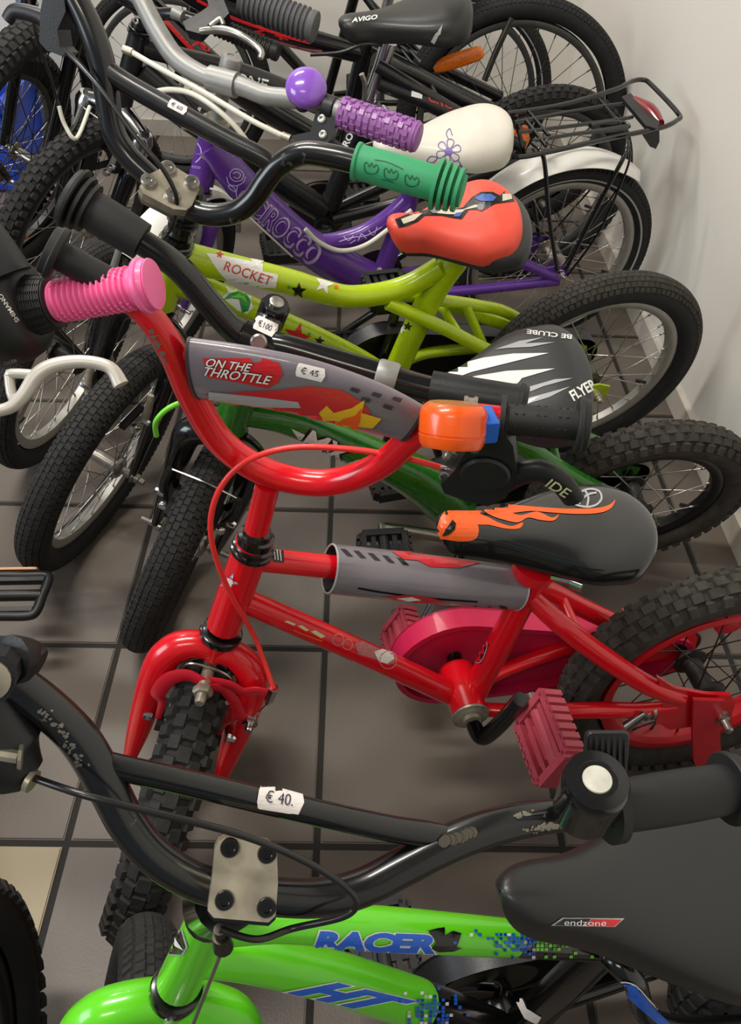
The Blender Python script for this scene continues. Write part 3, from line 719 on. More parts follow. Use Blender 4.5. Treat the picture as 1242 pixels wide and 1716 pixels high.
# cable
dA = depth(bz(748, 786, .004)); dB = depth(CE)
q_ = [(748, 786), (680, 768), (590, 753), (490, 750), (415, 772), (371, 815), (353, 872), (361, 932), (388, 998), (428, 1070)]
cp = [PZ(x, y, dA+(dB-dA-.02)*(i/9)**3.5) for i, (x, y) in enumerate(q_)]; cq = []
cbl = MB().tube(cp+cq+[CE+S.a*.008], rpx(S.BO, 10), 10, 6).build('brake_cable', M['redcable'], b)
m_ = MB(); m_.tube([bz(751, 786, .004), bz(738, 784, .005)], .0062, 10); m_.build('cable_ferrule', M['chrome'], b)
# bell
bc_ = S.b(764, 676) + hz*.026; bu_ = (CU*.95-CF*.22+CR*.06).normalized()
rB = rpx(bc_, 114)
bell = MB().lathe(bc_+bu_*-.012, bu_, [(-.004, rB*.55), (-.003, rB*.9), (0, rB*.96), (.006, rB), (.0065, rB*.97), (.0075, rB*.97), (.008, rB), (.022, rB), (.027, rB*.95), (.030, rB*.82), (.0305, rB*.8)], 40).build('bell', M['orange'], b, label='orange bicycle bell with scuffed cap')
x = MB().lathe(bc_+bu_*-.012, bu_, [(.0300, rB*.78), (.0312, rB*.76), (.0315, 0)], 40).build('bell_cap', mat('bell_cap_tan', (196, 120, 66), .3, coat=.4), b); sub(x, bell)
m_ = MB(); m_.box(bc_+F.h*-rB*1.06, F.h*.006, F.up*.010, F.n*.012, .002); x = m_.build('bell_thumb_lever', M['blue'], b); sub(x, bell)
m_ = MB(); m_.prism([bz(770, 682, .016), bz(798, 680, .016), bz(797, 705, .018), bz(786, 722, .016), bz(776, 705, .018)], hz*.004); x = m_.build('bell_bracket', M['orange'], b); sub(x, bell)
m_ = MB(); m_.lathe(S.b(788, 700)-gx*.006, gx, [(0, .0175), (.003, .0175), (.003, .0165), (.008, .0165), (.008, .0175), (.011, .0175)], 20); m_.tube([bz(796, 712, .008), bz(800, 716, .026)], .004, 8); bolt(m_, bz(797, 706, .02), hz, .006, .006, 8); x = m_.build('bell_clamp', M['steel'], b); sub(x, bell)
# saddle
sd = saddle(b, F.P(735, 862), F.P(1098, 852), F.up+F.h*.05, F.n, .022, .066, .026, M['saddlegloss'], dip=.008, taper=.15, full=.72)
# ---- prints
fl4 = [[(733, 900), (735, 878), (745, 858), (765, 845), (800, 843), (812, 850), (806, 858), (800, 872), (802, 890), (796, 903), (775, 907), (750, 904)], [(785, 843), (850, 846), (900, 850), (950, 853), (1000, 852), (1022, 846), (1031, 838), (1024, 852), (1005, 860), (970, 862), (930, 860), (890, 857), (850, 861), (820, 857), (795, 852)], [(812, 855), (850, 858), (872, 864), (900, 858), (925, 868), (937, 862), (928, 873), (905, 872), (885, 868), (868, 876), (845, 872), (822, 864)], [(796, 860), (815, 866), (835, 876), (858, 882), (876, 876), (870, 886), (846, 886), (820, 880), (798, 878)]]
fl1 = [(733, 905), (734, 880), (744, 858), (762, 845), (800, 842), (850, 846), (900, 850), (950, 853), (1000, 852), (1022, 846), (1030, 838), (1026, 850), (1012, 858), (985, 860), (950, 859), (925, 856), (913, 860), (916, 866), (936, 862), (925, 870), (905, 868), (895, 862), (875, 866), (862, 868), (848, 862), (832, 856), (812, 852), (818, 860), (840, 872), (862, 880), (876, 875), (870, 884), (848, 884), (822, 876), (800, 872), (802, 892), (796, 902), (775, 906), (748, 902)]
for q_ in fl4: patch(b, 'flame_print', [curvy(q_)], [sd], M['d_orange'], .0007, 7, label='orange flame print on the saddle')
patch(b, 'flame_cutout', [[(758, 872), (764, 878), (762, 888), (752, 896), (742, 898), (748, 886)]], [sd], M['saddlegloss'], .0013, 7)
strokes(b, 'saddle_emblem', [[(972, 845), (968, 834), (976, 824), (990, 820), (1004, 824), (1008, 836), (1000, 846), (986, 850), (970, 848), (955, 842), (946, 838)], [(974, 840), (984, 830), (1000, 826)], [(980, 822), (986, 834), (984, 848)]], 3.5, [sd], M['d_silver'])
text(b, 'lever_lettering', 'IDE', (914, 812), (950, 834), 15, [sd, lvo], M['d_cream'], .0014, .01, .2)
# pad graphics: letters, red patch, flame streaks and chequers
patch(b, 'pad_print', [[(340, 600), (420, 600), (424, 608), (438, 606), (440, 600), (468, 608), (474, 626), (466, 640), (448, 650), (400, 640), (350, 632)]], [pad], M['d_red'], .0007, 7)
for (s_, p0, p1, hh) in (('ON THE', (346, 612), (422, 622), 13), ('THROTTLE', (343, 627), (455, 643), 14)):
    text(b, 'pad_lettering', s_, p0, p1, hh, [pad], M['d_black'], .0011, .05, .35); text(b, 'pad_lettering', s_, p0, p1, hh, [pad], M['d_white'], .0016, .015, .35)
patch(b, 'pad_print', [[(420, 655), (470, 652), (520, 646), (570, 652), (600, 668), (622, 690), (600, 705), (560, 708), (520, 700), (470, 692), (410, 680), (350, 668), (345, 660)]], [pad], mat('pad_red_print', (206, 44, 52), .3, coat=.4), .0009, 7)
patch(b, 'pad_print', [[(350, 655), (420, 662), (500, 672), (505, 682), (430, 680), (350, 668)]], [pad], M['d_silver'], .0012, 7)
patch(b, 'pad_print', [[(535, 690), (548, 678), (560, 690), (590, 682), (612, 668), (606, 690), (640, 700), (625, 716), (590, 712), (550, 716)]], [pad], M['d_yellow'], .0013, 7)
patch(b, 'pad_print', [[(560, 712), (575, 700), (596, 694), (606, 682), (604, 702), (596, 722)]], [pad], M['d_orange'], .0017, 7)
patch(b, 'pad_chequers', [[(x, y), (x+14, y+4), (x+10, y+10), (x-4, y+5)] for x, y in ((590, 648), (626, 656), (660, 664), (608, 664), (645, 676), (600, 724), (630, 732))], [pad], M['paddark'], .0013, 7)
patch(b, 'pad_chequers', [[(x, y), (x+9, y+1), (x+22, y+13), (x+12, y+12)] for x, y in ((570, 920), (592, 923), (616, 927), (640, 931), (664, 935))], [pad2], M['d_black'], .0007, 7)
patch(b, 'pad_chequers', [[(x, y), (x+12, y+2), (x+16, y+7), (x+4, y+6)] for x, y in ((740, 1010), (764, 1012), (788, 1013), (812, 1014), (836, 1014))], [pad2], M['d_black'], .0007, 7)
patch(b, 'pad_print', [[(655, 924), (700, 926), (716, 932), (770, 938), (806, 944), (768, 952), (720, 950), (700, 940), (676, 938)], [(640, 1000), (680, 996), (720, 1000), (748, 1008), (700, 1010)]], [pad2], mat('pad_red_print', (206, 44, 52)), .0010, 7)
patch(b, 'pad_print', [[(664, 1001), (690, 999), (706, 1004), (684, 1006)]], [pad2], M['d_white'], .0015, 7)
strokes(b, 'pad_print', [[(600, 985), (640, 992), (720, 1002), (800, 1008)]], 3, [pad2], M['d_black'])
# frame stickers
patch(b, 'frame_sticker', [[(456, 917), (475, 919), (476, 943), (457, 941)]], [tt], M['d_black'], .0006, 6)
strokes(b, 'sticker_lines', [[(459, 921), (461, 938)], [(464, 922), (466, 939)], [(469, 923), (471, 940)]], 1.6, [tt], M['d_white'], .001)
patch(b, 'frame_lettering', [[(476, 1041), (482, 1040), (496, 1046), (492, 1048)], [(498, 1048), (506, 1048), (518, 1056), (512, 1057)], [(520, 1058), (528, 1056), (545, 1066), (538, 1069)]], [dt], M['d_cream'], .0006)
strokes(b, 'frame_print', [[(492, 1055), (510, 1063), (540, 1074)]], 2, [dt], M['d_orange'])
def ring(x, y, r): return [(x+r*math.cos(i*.52), y+r*math.sin(i*.52)) for i in range(13)]
strokes(b, 'frame_print', [ring(566, 1072, 9), ring(582, 1080, 8)], 1.6, [dt], mat('decal_rose', (214, 130, 130), .4))
patch(b, 'frame_sticker', [[(594, 1078), (606, 1074), (624, 1082), (640, 1090), (660, 1096), (664, 1108), (650, 1114), (628, 1104), (600, 1096)]], [dt], mat('decal_grey_red', (188, 110, 112), .4), .0006)
patch(b, 'frame_print', [[(626, 1092), (640, 1088), (656, 1094), (660, 1104), (648, 1112), (634, 1108), (640, 1102), (648, 1100), (644, 1096)]], [dt], M['d_white'], .0010)
strokes(b, 'frame_print', [ring(650, 1106, 14)], 1.6, [dt], mat('decal_rose', (214, 130, 130), .4), .001)
patch(b, 'seat_tube_sticker', [[(804, 1066), (820, 1080), (806, 1113), (788, 1100)]], [st], M['d_black'], .0006, 6)
strokes(b, 'sticker_lines', [[(806, 1070), (790, 1100), (805, 1110), (818, 1080), (806, 1070)]], 1.2, [st], M['d_silver'], .001)
text(b, 'seat_tube_lettering', 'XEHZ', (800, 1104), (814, 1078), 9, [st], M['d_silver'], .001, .02)
patch(b, 'head_badge', [star(384, 975, 17, .5)], [h1], mat('decal_pale_blue', (120, 160, 210), .4), .0006); patch(b, 'head_badge', [star(386, 974, 13, .5)], [h1], M['d_white'], .001); strokes(b, 'head_badge', [ring(384, 976, 9)], 2, [h1], M['d_red'], .0014)
# scuffed bare metal on the bar
RS = random.Random(5)
def scuff(cl, n, w, lo, hi):
    out = []
    for i in range(n):
        t = RS.random()*(len(cl)-1); k = int(t); f = t-k; x = cl[k][0]*(1-f)+cl[min(k+1, len(cl)-1)][0]*f+RS.gauss(0, w); y = cl[k][1]*(1-f)+cl[min(k+1, len(cl)-1)][1]*f+RS.gauss(0, w*.6)
        r0 = RS.uniform(lo, hi); a0 = RS.random()*3
        out.append([(x+r0*RS.uniform(.5, 1.2)*math.cos(a0+q), y+r0*RS.uniform(.4, 1)*math.sin(a0+q)) for q in (0, 1, 2, 3.1, 4.2, 5.2)])
    return out
for cl, n, w in (([(248, 548), (262, 575), (280, 610)], 34, 3.5), ([(735, 716), (760, 708), (782, 702)], 30, 4)):
    x = patch(b, 'paint_scuff', scuff(cl, n, w, 1.5, 4.5), [hb], mat('bare_scuffed_metal', (150, 132, 122), .5, .5), .0004, 30, label='scuffed bare metal patch')
    if x: x['kind'] = 'stuff'
# ------------------------------------------------------------------ green bicycle with black handlebar
F = Frame(1.509, 1.719, 6.74, -16.46)
S = Steer(F, (400, 675), (386, 712), 67.5, .191, .03)
b = thing('bicycle', F.L(.3, 0), 'dark green kids bicycle with black handlebar and grey saddle behind the red one', 'bicycle')
def vfork(b, S, m, w=.05, r=.016, crown=.0, R2=.007):
    for sg in (1, -1):
        pts = [S.p(S.lb-.026+crown, sg*.004, .002), S.p(S.lb-.027+crown, sg*w*.5, .004), S.p(S.lb-.042+crown, sg*w*.9, .007), S.p(S.lb-.075+crown, sg*w, .012)]
        E_ = S.C + S.l*(sg*w); pts += [pts[-1]*.5+E_*.5, E_ + S.a*.004]
        tb(b, 'fork_leg', pts, [r, r*1.05, r*1.1, r, r*.8, R2], m, n=16)
    MB().lathe(S.p(S.lb-.026+crown, 0, 0), S.a, [(-.002, r*.7), (0, r), (.02, r*1.08), (.024, r)], 20).build('fork_crown', m, b)
def vbrake(b, S, top, m, w=.044, h=.075, arms=(1, -1), col=None):
    """two upright brake arms with pads; top: distance above the hub along the steering axis"""
    for sg in arms:
        p0 = S.C+S.a*top+S.l*(sg*w*.9)+S.fs*.022; p1 = p0+S.a*h+S.l*(sg*.006)
        o = MB().tube([p0, p0*.5+p1*.5+S.l*(sg*.006), p1], [.0075, .0065, .0055], 10, 4, squash=(S.fs, .6)).build('brake_arm', m, b)
        q = MB(); bolt(q, p0, S.fs, .008, .010, 8); bolt(q, p0+S.a*.02+S.l*(sg*.004), S.l*sg, .006, .014, 8); x = q.build('brake_bolt', M['chrome'], b); sub(x, o)
        x = MB().box(p0+S.a*.012-S.l*(sg*.012), S.fs*.028, S.l*.005, S.a*.005).build('brake_pad', M['rubber'], b, smooth=False); sub(x, o)
    return S.C+S.a*(top+h)
def frame_rest(b, F, F_near_seat, F_near_chain, wseat, wchain, m, bridge=True):
    near = [F.P(*q) for q in F_near_seat]; rs = [rpx(near[0], wseat)]*len(near)
    a_ = tb(b, 'seat_stay', near, rs, m, n=12); tb(b, 'seat_stay', [mir(F, p) for p in near], rs, m, n=12)
    if bridge: nb = near[0]*.6+near[-1]*.4; MB().tube([nb, mir(F, nb)], .006, 10).build('stay_bridge', m, b)
    near = [F.P(*q) for q in F_near_chain]; rs = [rpx(near[0], wchain)]*len(near)
    tb(b, 'chain_stay', near, rs, m, n=12); tb(b, 'chain_stay', [mir(F, p) for p in near], rs, m, n=12)
    return a_
def axle_end(b, F, R, off=.058, u=0, m=None):
    AX = F.L(u, R) + F.n*off; mb = MB()
    mb.lathe(AX, F.n, [(0, .010), (.002, .010), (.002, .0085), (.009, .0085), (.010, .006), (.013, .0055), (.020, .0055), (.022, .003)], 10); mb.build('axle_nut', m or M['steel'], b)
def drop(b, F, R, m, off=.052, s=.02):
    for sg in (1, -1):
        pl = [F.L(u, R+w_, off*sg) for u, w_ in ((-s, -s*.4), (-s, s*.5), (0, s*.9), (s*1.6, s*.8), (s*1.8, -s*.1), (s, -s*.7), (0, -s))]
        MB().prism(pl, F.n*(.004*sg)).build('dropout', m, b, ang=20)
tpx(b, 'head_tube', F, [(412, 640), (387, 712)], [58, 58], M['green'])
headset(b, F, S, (385, 716), (414, 632), 66, 62)
dt = tpx(b, 'down_tube', F, [(398, 690), (480, 704), (560, 736), (640, 772), (700, 802), (762, 850)], [44, 50, 56, 64, 76, 84], M['green'])
tpx(b, 'top_tube', F, [(408, 655), (520, 668), (640, 690), (760, 725), (830, 742)], [42, 42, 42, 42, 42], M['green'])
st = tpx(b, 'seat_tube', F, [(846, 700), (762, 858)], [42, 46], M['green'])
MB().tube([F.P(846, 700), F.P(868, 655)], .012, 12).build('seat_post', M['steel'], b)
BB = F.P(762, 858)
MB().lathe(BB-F.n*.034, F.n, [(0, .024), (.068, .024)], 24).build('bottom_bracket', M['green'], b)
MB().lathe(BB+F.n*.034, F.n, [(0, .021), (.002, .025), (.005, .024), (.006, .014), (.014, .012)], 24).build('bearing_ring', M['darksteel'], b)
frame_rest(b, F, [(842, 722, .01), (880, 748, .03), (960, 800, .045), (1060, 850, .052)], [(775, 866, .018), (860, 872, .04), (1060, 862, .052)], 34, 22, M['green'])
drop(b, F, .191, M['green']); axle_end(b, F, .191)
wheel(b, 'rear_wheel', F.L(0, .191), F.n, F.up, .191, .052, .142, rimm=M['rimblack'], hubm=M['rubber'], ns=20, style='knob', tyre=M['tyre_dust'], tread=M['tyre_dust'])
bu, bw_, _ = F.uv(BB)
g = MB(); cp_ = capsule((bu, bw_), .068, (.0, .191), .036); ou = [F.L(u, w_, -.070) for u, w_ in cp_]; inn = [F.L(u, w_, -.044) for u, w_ in cp_]
g.prism(ou, F.n*.003); g.quadgrid([ou, inn]); g.build('chain_guard', M['blackplastic'], b, ang=30)
# near crank to the front, pedal
c0 = BB+F.n*.05; c1 = F.P(640, 884, .07)
tb(b, 'crank_arm', [BB+F.n*.03, c0, F.P(700, 892, .062), c1], [.010, .011, .0095, .009], M['steel'])
pedal(b, c1+F.n*-.0+F.n*.055, F.n, F.h, F.up, M['blackplastic'], .042, .032, .011, M['orangeref'])
c2 = BB-F.n*.08-(c1-BB-F.n*.07); tb(b, 'crank_arm', [BB-F.n*.03, BB-F.n*.06, c2], [.010, .010, .009], M['steel'])
pedal(b, c2-F.n*.055, F.n, F.h, F.up, M['blackplastic'], .042, .032, .011, M['orangeref'])
# kickstand
k0, k1 = F.P(800, 880, .04), F.P(706, 1040, .12); k1 = PH(706, 1046, .022)
tb(b, 'kickstand', [k0, k0*.5+k1*.5, k1], [.009, .0085, .0075], M['blackgloss'])
MB().tube([k1+(k0-k1).normalized()*.045, k1], [.010, .009], 12).build('kickstand_foot', M['chrome'], b)
vfork(b, S, M['blackgloss'], .052, .019)
wheel(b, 'front_wheel', S.C, S.l, S.a, .191, .056, .142, rimm=M['rimblack'], ns=20, style='block', ax=.05)
tp = vbrake(b, S, .105, M['blacksatin'], .05, .085)
MB().tube([S.C+S.a*.19-S.l*.048+S.fs*.022, S.C+S.a*.196+S.fs*.024, S.C+S.a*.19+S.l*.048+S.fs*.022], .0015, 6, 4).build('brake_wire', M['chrome'], b)
for sg in (1, -1): MB().tube([S.C+S.l*(sg*.05), S.C+S.l*(sg*.075)], .005, 8).build('axle_bolt', M['steel'], b)
cbp = [F.P(392, 676, .03), F.P(340, 668, .05), F.P(290, 680, .07), F.P(262, 705, .08), F.P(262, 730, .08)]
tb(b, 'brake_cable', cbp, rpx(cbp[1], 9), M['greencable'])
# stem and bar
Q = F.P(468, 508); qa = (Q-S.T).dot(S.a)
MB().tube([S.p(.0, 0, 0), S.p(qa-.02, 0, 0)], .0125, 14).build('stem', M['blackgloss'], b)
S.bar(qa-.022, .045, 1, -.12)
C_ = S.b(434, 573); r_ = rpx(C_, 46)
mb = MB(); mb.lathe(S.p(qa-.035, 0, 0), S.a, [(0, .014), (.002, .0175), (.030, .0175), (.034, .015)], 18)
mb.tube([S.p(qa-.022, 0, .005), C_+ (S.p(qa-.022, 0, .005)-C_)*.2], [.016, .0165], 14)
mb.lathe(C_-S.l*.022, S.l, [(0, r_*1.02), (.002, r_*1.25), (.042, r_*1.25), (.044, r_*1.02)], 20)
stem = mb.build('stem', M['blackgloss'], b)
mb = MB(); mb.lathe(S.p(qa-.002, 0, 0), S.a, [(0, .0085), (.004, .0085), (.005, .007)], 16)
cz = (CAMP-C_).normalized(); x = mb.build('stem_bolt', M['steel'], b)
x = MB().lathe(C_+cz*(r_*1.15), (cz+S.fs*.3).normalized(), [(0, .0095), (.004, .0095), (.006, .0075)], 20).build('stem_bolt', M['steel'], b)
hb = tpx(b, 'handlebar', S, [(150, 352), (235, 404), (300, 450), (350, 508), (395, 556), (434, 573), (480, 582), (560, 606), (640, 630), (700, 648), (760, 660), (850, 672)], [40, 44, 46, 46, 44, 44, 44, 46, 48, 46, 42, 40], M['blackgloss'], n=20)
gA, gB = S.b(238, 405), S.b(128, 336)
grip(b, gA, gB, rpx(gA, 64), M['rubber'], 'smooth', rpx(gB, 108))
mb = MB(); flangein(mb, gB-(gB-gA).normalized()*.008, gB-gA, rpx(gB, 96)); flangein(mb, gB-(gB-gA).normalized()*.016, gB-gA, rpx(gB, 86)); mb.build('grip_flange', M['rubber'], b)['kind'] = 'stuff'
gA, gB = S.b(722, 652), S.b(868, 676)
grip(b, gA, gB, rpx(gA, 62), M['blackplastic'], 'plain', rpx(gB, 70))
mb = MB(); c_ = S.b(648, 632); d_ = (S.b(680, 641)-S.b(620, 624)).normalized(); mb.lathe(c_-d_*.012, d_, [(0, rpx(c_, 52)), (.003, rpx(c_, 56)), (.021, rpx(c_, 56)), (.024, rpx(c_, 52))], 24); mb.build('silver_tape', M['alloy'], b)
pricetag(b, (445, 548), (30, 14), 40, 24, '€100', [stem, hb])
redtag = bvh([pad, hb]); pricetag(redb, (521, 624), (38, 9), 50, 22, "€ 45", redtag)
# saddle
sd = saddle(b, F.P(705, 648), F.P(990, 598), F.up+F.h*.02, F.n, .03, .094, .034, M['saddlegrey'], dip=.004, taper=.1, full=.7)
tree = bvh([sd])
def blade(pts): return pts
patch(b, 'saddle_print', [[(720, 650), (735, 630), (765, 612), (810, 600), (860, 593), (920, 592), (870, 604), (830, 614), (790, 624)], [(718, 668), (760, 640), (800, 630), (850, 622), (930, 618), (875, 634), (845, 650), (862, 650), (830, 668), (800, 684), (770, 696), (735, 690)], [(838, 686), (868, 674), (905, 664), (880, 680), (850, 692)]], tree, M['d_white'], .0008, 8, label='white blade pattern on the saddle')
patch(b, 'saddle_print', [[(830, 586), (870, 572), (910, 566), (880, 576), (850, 584)], [(846, 584), (880, 576), (930, 574), (890, 582)], [(875, 652), (930, 636), (960, 634), (910, 648), (880, 660)], [(868, 672), (920, 658), (956, 648), (920, 666), (880, 678)]], tree, M['d_silver'], .0008, 8)
text(b, 'saddle_lettering', 'FLYER', (962, 672), (1000, 650), 17, tree, M['d_white'], .001, .03)
text(b, 'saddle_lettering', 'BE CLUBE', (958, 562), (884, 553), 7, tree, M['d_white'], .001, .02)
# prints on the frame
q = [dt]
patch(b, 'frame_print', [[(488, 718), (510, 728), (520, 742), (535, 745), (560, 760), (582, 775), (600, 770), (620, 770), (600, 782), (575, 782), (540, 764), (512, 752)]], q, M['d_white'], .0007)
text(b, 'frame_lettering', 'MX', (502, 746), (578, 782), 32, q, M['d_black'], .0012, .07, .2); text(b, 'frame_lettering', 'MX', (504, 745), (576, 780), 30, q, M['d_white'], .0018, .02, .2)
# ------------------------------------------------------------------ lime bicycle
F = Frame(1.375, 2.62, 15.99, -12.4)
S = Steer(F, (297, 402), (265, 508), 52, .218, .03)
b = thing('bicycle', F.L(.3, 0), 'lime green kids bicycle with star stickers, coral saddle and one green grip', 'bicycle')
h1 = tpx(b, 'head_tube', F, [(294, 412), (266, 506)], [58, 58], M['lime'])
headset(b, F, S, (265, 512), (298, 398), 62, 62)
tt = tpx(b, 'top_tube', F, [(290, 425), (340, 438), (400, 452), (484, 472), (540, 488), (586, 497), (643, 491), (690, 476), (738, 448)], [50, 50, 46, 43, 40, 38, 38, 38, 38], M['lime'], n=22)
dt = tpx(b, 'down_tube', F, [(282, 470), (340, 486), (400, 508), (470, 540), (540, 570), (610, 606), (660, 640)], [50, 46, 42, 40, 36, 34, 34], M['lime'], n=22)
st = tpx(b, 'seat_tube', F, [(766, 432), (720, 500), (655, 640)], [46, 44, 40], M['lime'])
MB().tube([F.P(766, 432), F.P(778, 405)], .017, 14).build('seat_post', M['lime'], b)
BB = F.P(652, 646)
MB().lathe(BB-F.n*.034, F.n, [(0, .024), (.068, .024)], 24).build('bottom_bracket', M['lime'], b)
near = [F.P(650, 508, .012), F.P(740, 548, .035), F.P(825, 590, .048), F.P(930, 628, .052), F.P(1000, 660, .052)]
rs = [rpx(near[0], 24)]*5
tb(b, 'seat_stay', near, rs, M['lime'], n=12); fr_ = [mir(F, p) for p in near]; tb(b, 'seat_stay', fr_, rs, M['lime'], n=12)
tb(b, 'stay_bridge', [near[2]*.35+near[1]*.65, fr_[2]*.2+fr_[1]*.8], .008, M['lime'])
upn = [F.P(735, 503, -.01), F.P(800, 512, -.03), F.P(862, 530, -.045), F.P(960, 600, -.052)]
tb(b, 'brace_tube', upn, rpx(near[0], 22), M['lime'], n=12)
tb(b, 'brace_tube', [F.P(780, 512, -.02), F.P(815, 590, .0)], rpx(near[0], 18), M['lime'], n=12)
near = [F.P(662, 648, .018), F.P(740, 645, .04), F.P(900, 650, .052), F.P(1000, 664, .052)]
tb(b, 'chain_stay', near, rpx(near[0], 20), M['lime'], n=12); tb(b, 'chain_stay', [mir(F, p) for p in near], rpx(near[0], 20), M['lime'], n=12)
drop(b, F, .2327, M['lime'], s=.026); axle_end(b, F, .2327, m=M['brass'])
wheel(b, 'rear_wheel', F.L(0, .2327), F.n, F.up, .2327, .054, .183, hubm=M['darksteel'], ns=28, style='block', tread=M['tyre_dust'], tyre=M['tyre'])
bu, bw_, _ = F.uv(BB)
g = MB(); cp_ = capsule((bu, bw_), .085, (.0, .2327), .045); ou = [F.L(u, w_, -.074) for u, w_ in cp_]; inn = [F.L(u, w_, -.042) for u, w_ in cp_]
g.prism(ou, F.n*.003); g.quadgrid([ou, inn]); g.build('chain_guard', M['blackplastic'], b, ang=30)
for sg, dx in ((1, 1), (-1, -1)):
    e_ = BB+F.n*(sg*.07)+(F.h*.02-F.up*.11)*dx
    tb(b, 'crank_arm', [BB+F.n*(sg*.03), BB+F.n*(sg*.055), e_], [.010, .010, .009], M['blackgloss']); pedal(b, e_+F.n*(sg*.05), F.n, F.h, F.up, M['blackplastic'], .04, .032, .011, M['orangeref'])
k0, k1 = BB+F.n*.04-F.h*.04, F.L(bu-.14, .02, .15)
tb(b, 'kickstand', [k0, k1], [.008, .007], M['blackgloss'])
# front
vfork(b, S, M['blackgloss'], .054, .015)
wheel(b, 'front_wheel', S.C, S.l, S.a, .218, .054, .172, ns=28, style='block', hubr=.015, ax=.05)
vbrake(b, S, .135, M['brass'], .048, .075)
for sg in (1, -1): MB().lathe(S.C+S.l*(.055*sg), S.l*sg, [(0, .012), (.002, .012), (.003, .009), (.012, .009), (.013, .006), (.022, .0055), (.024, .003)], 10).build('axle_nut', M['steel'], b)
# stem and bar
S.bar(.095, .032, .18, -.04)
MB().tube([S.p(.02, 0, 0), S.p(.085, 0, .004)], [.018, .016], 16).build('stem', M['blackgloss'], b)
hb = tpx(b, 'handlebar', S, [(92, -80), (115, -25), (142, 28), (161, 74), (173, 115), (180, 165), (190, 220), (212, 258), (244, 290), (276, 318), (310, 346), (352, 360), (395, 355), (424, 334), (446, 302), (470, 275), (508, 257), (560, 263), (612, 276)], [42, 42, 44, 46, 44, 42, 40, 39, 38, 36, 36, 38, 38, 38, 38, 38, 39, 40, 40], M['blackbar'], n=20)
cb = tpx(b, 'crossbar', S, [(180, 118), (215, 142), (300, 190), (380, 234), (440, 264), (462, 282)], [34, 34, 34, 34, 32, 28], M['blacksatin'], n=18)
gA, gB = S.b(596, 270), S.b(738, 310)
gg = grip(b, gA, gB, rpx(gA, 56), M['greengrip'], 'collar', None, label='green rubber grip with embossed shapes')
ax_ = (gB-gA).normalized(); mb = MB()
for i in range(4): mb.lathe(gB+ax_*(-.006+.0085*i), ax_, [(0, rpx(gB, 50)), (0, rpx(gB, 84-4*i)), (.0045, rpx(gB, 84-4*i)), (.0046, rpx(gB, 50))], 30)
mb.lathe(gB, ax_, [(0, rpx(gB, 54)), (.028, rpx(gB, 54))], 24)
mb.build('grip_flange', M['greengrip'], b)
tree = bvh([gg])
for cx, cy in ((622, 282), (655, 292), (690, 303)):
    strokes(b, 'grip_emboss', [[(cx-11, cy-8), (cx-10, cy+4), (cx-2, cy+9), (cx+8, cy+8), (cx+12, cy), (cx+9, cy-6), (cx+4, cy-2), (cx+1, cy-9), (cx-3, cy-3), (cx-7, cy-10), (cx-11, cy-8)]], 1.8, tree, M['d_emboss'], .0006)
strokes(b, 'grip_emboss', [[(628, 268), (650, 272), (676, 284)], [(640, 300), (660, 306)]], 1.6, tree, M['d_emboss'], .0006)
# clamp plate with four bolts
pc = S.b(280, 318); nn = ((CAMP-pc).normalized()*.55+S.a*.75).normalized()
def pp(x, y, o): return onplane(x, y, pc+nn*o, nn)
out = [(270, 282), (288, 276), (330, 302), (334, 314), (322, 344), (312, 352), (290, 350), (240, 324), (234, 312), (246, 294)]
mb = MB(); mb.prism([pp(x, y, .020) for x, y in out], -nn*.014)
pl = mb.build('stem_clamp', M['brass'], b, ang=30); pl['label'] = 'worn alloy stem clamp with four bolts'
mb = MB(); mb.prism([pp(x, y+3, .004) for x, y in out], -nn*.018); x = mb.build('stem_body', M['steel'], b, ang=30); sub(x, pl)
for x_, y_ in ((281, 283), (248, 305), (321, 307), (288, 328)):
    mb = MB(); mb.lathe(pp(x_, y_, .020), nn, [(0, .0095), (.004, .0095), (.0055, .008), (.0055, .004), (.003, .0035), (.003, 0)], 20); x = mb.build('clamp_bolt', M['steel'], b); sub(x, pl)
# left lever and cables
m_ = MB(); hz = S.BN if S.BN.dot(CAMP-S.BO) > 0 else -S.BN
def bz(px, py, o=0.): return S.b(px, py)+hz*o
m_.prism([bz(x, y, .016) for x, y in ((88, -20), (118, -20), (122, 20), (108, 50), (112, 78), (122, 88), (116, 94), (90, 84), (78, 70), (80, 20))], -hz*.03); lv = m_.build('brake_lever', M['blackplastic'], b, ang=30)
x = MB().tube([bz(86, 40), bz(66, 28), (bz(40, 20)), bz(22, 20), bz(12, 34)], [.012, .010, .009, .0085, .008], 12, 5, squash=(hz, .6)).build('lever_blade', M['blackplastic'], b); sub(x, lv)
tb(b, 'brake_cable', [bz(116, 84, .01), bz(150, 110, .02), bz(200, 160, .03), bz(250, 225, .035), bz(292, 275, .035), bz(311, 318, .03), bz(306, 352, .02), F.P(285, 385, .04), F.P(262, 410, .05)], rpx(S.BO, 8), M['blackcable'])
mb = MB(); q = [S.p(.028+.008*i, 0, 0) for i in range(6)]
for p in q: mb.lathe(p, S.a, [(0, .019), (.003, .022), (.005, .019)], 20)
mb.build('headset_spacers', M['rubber'], b)
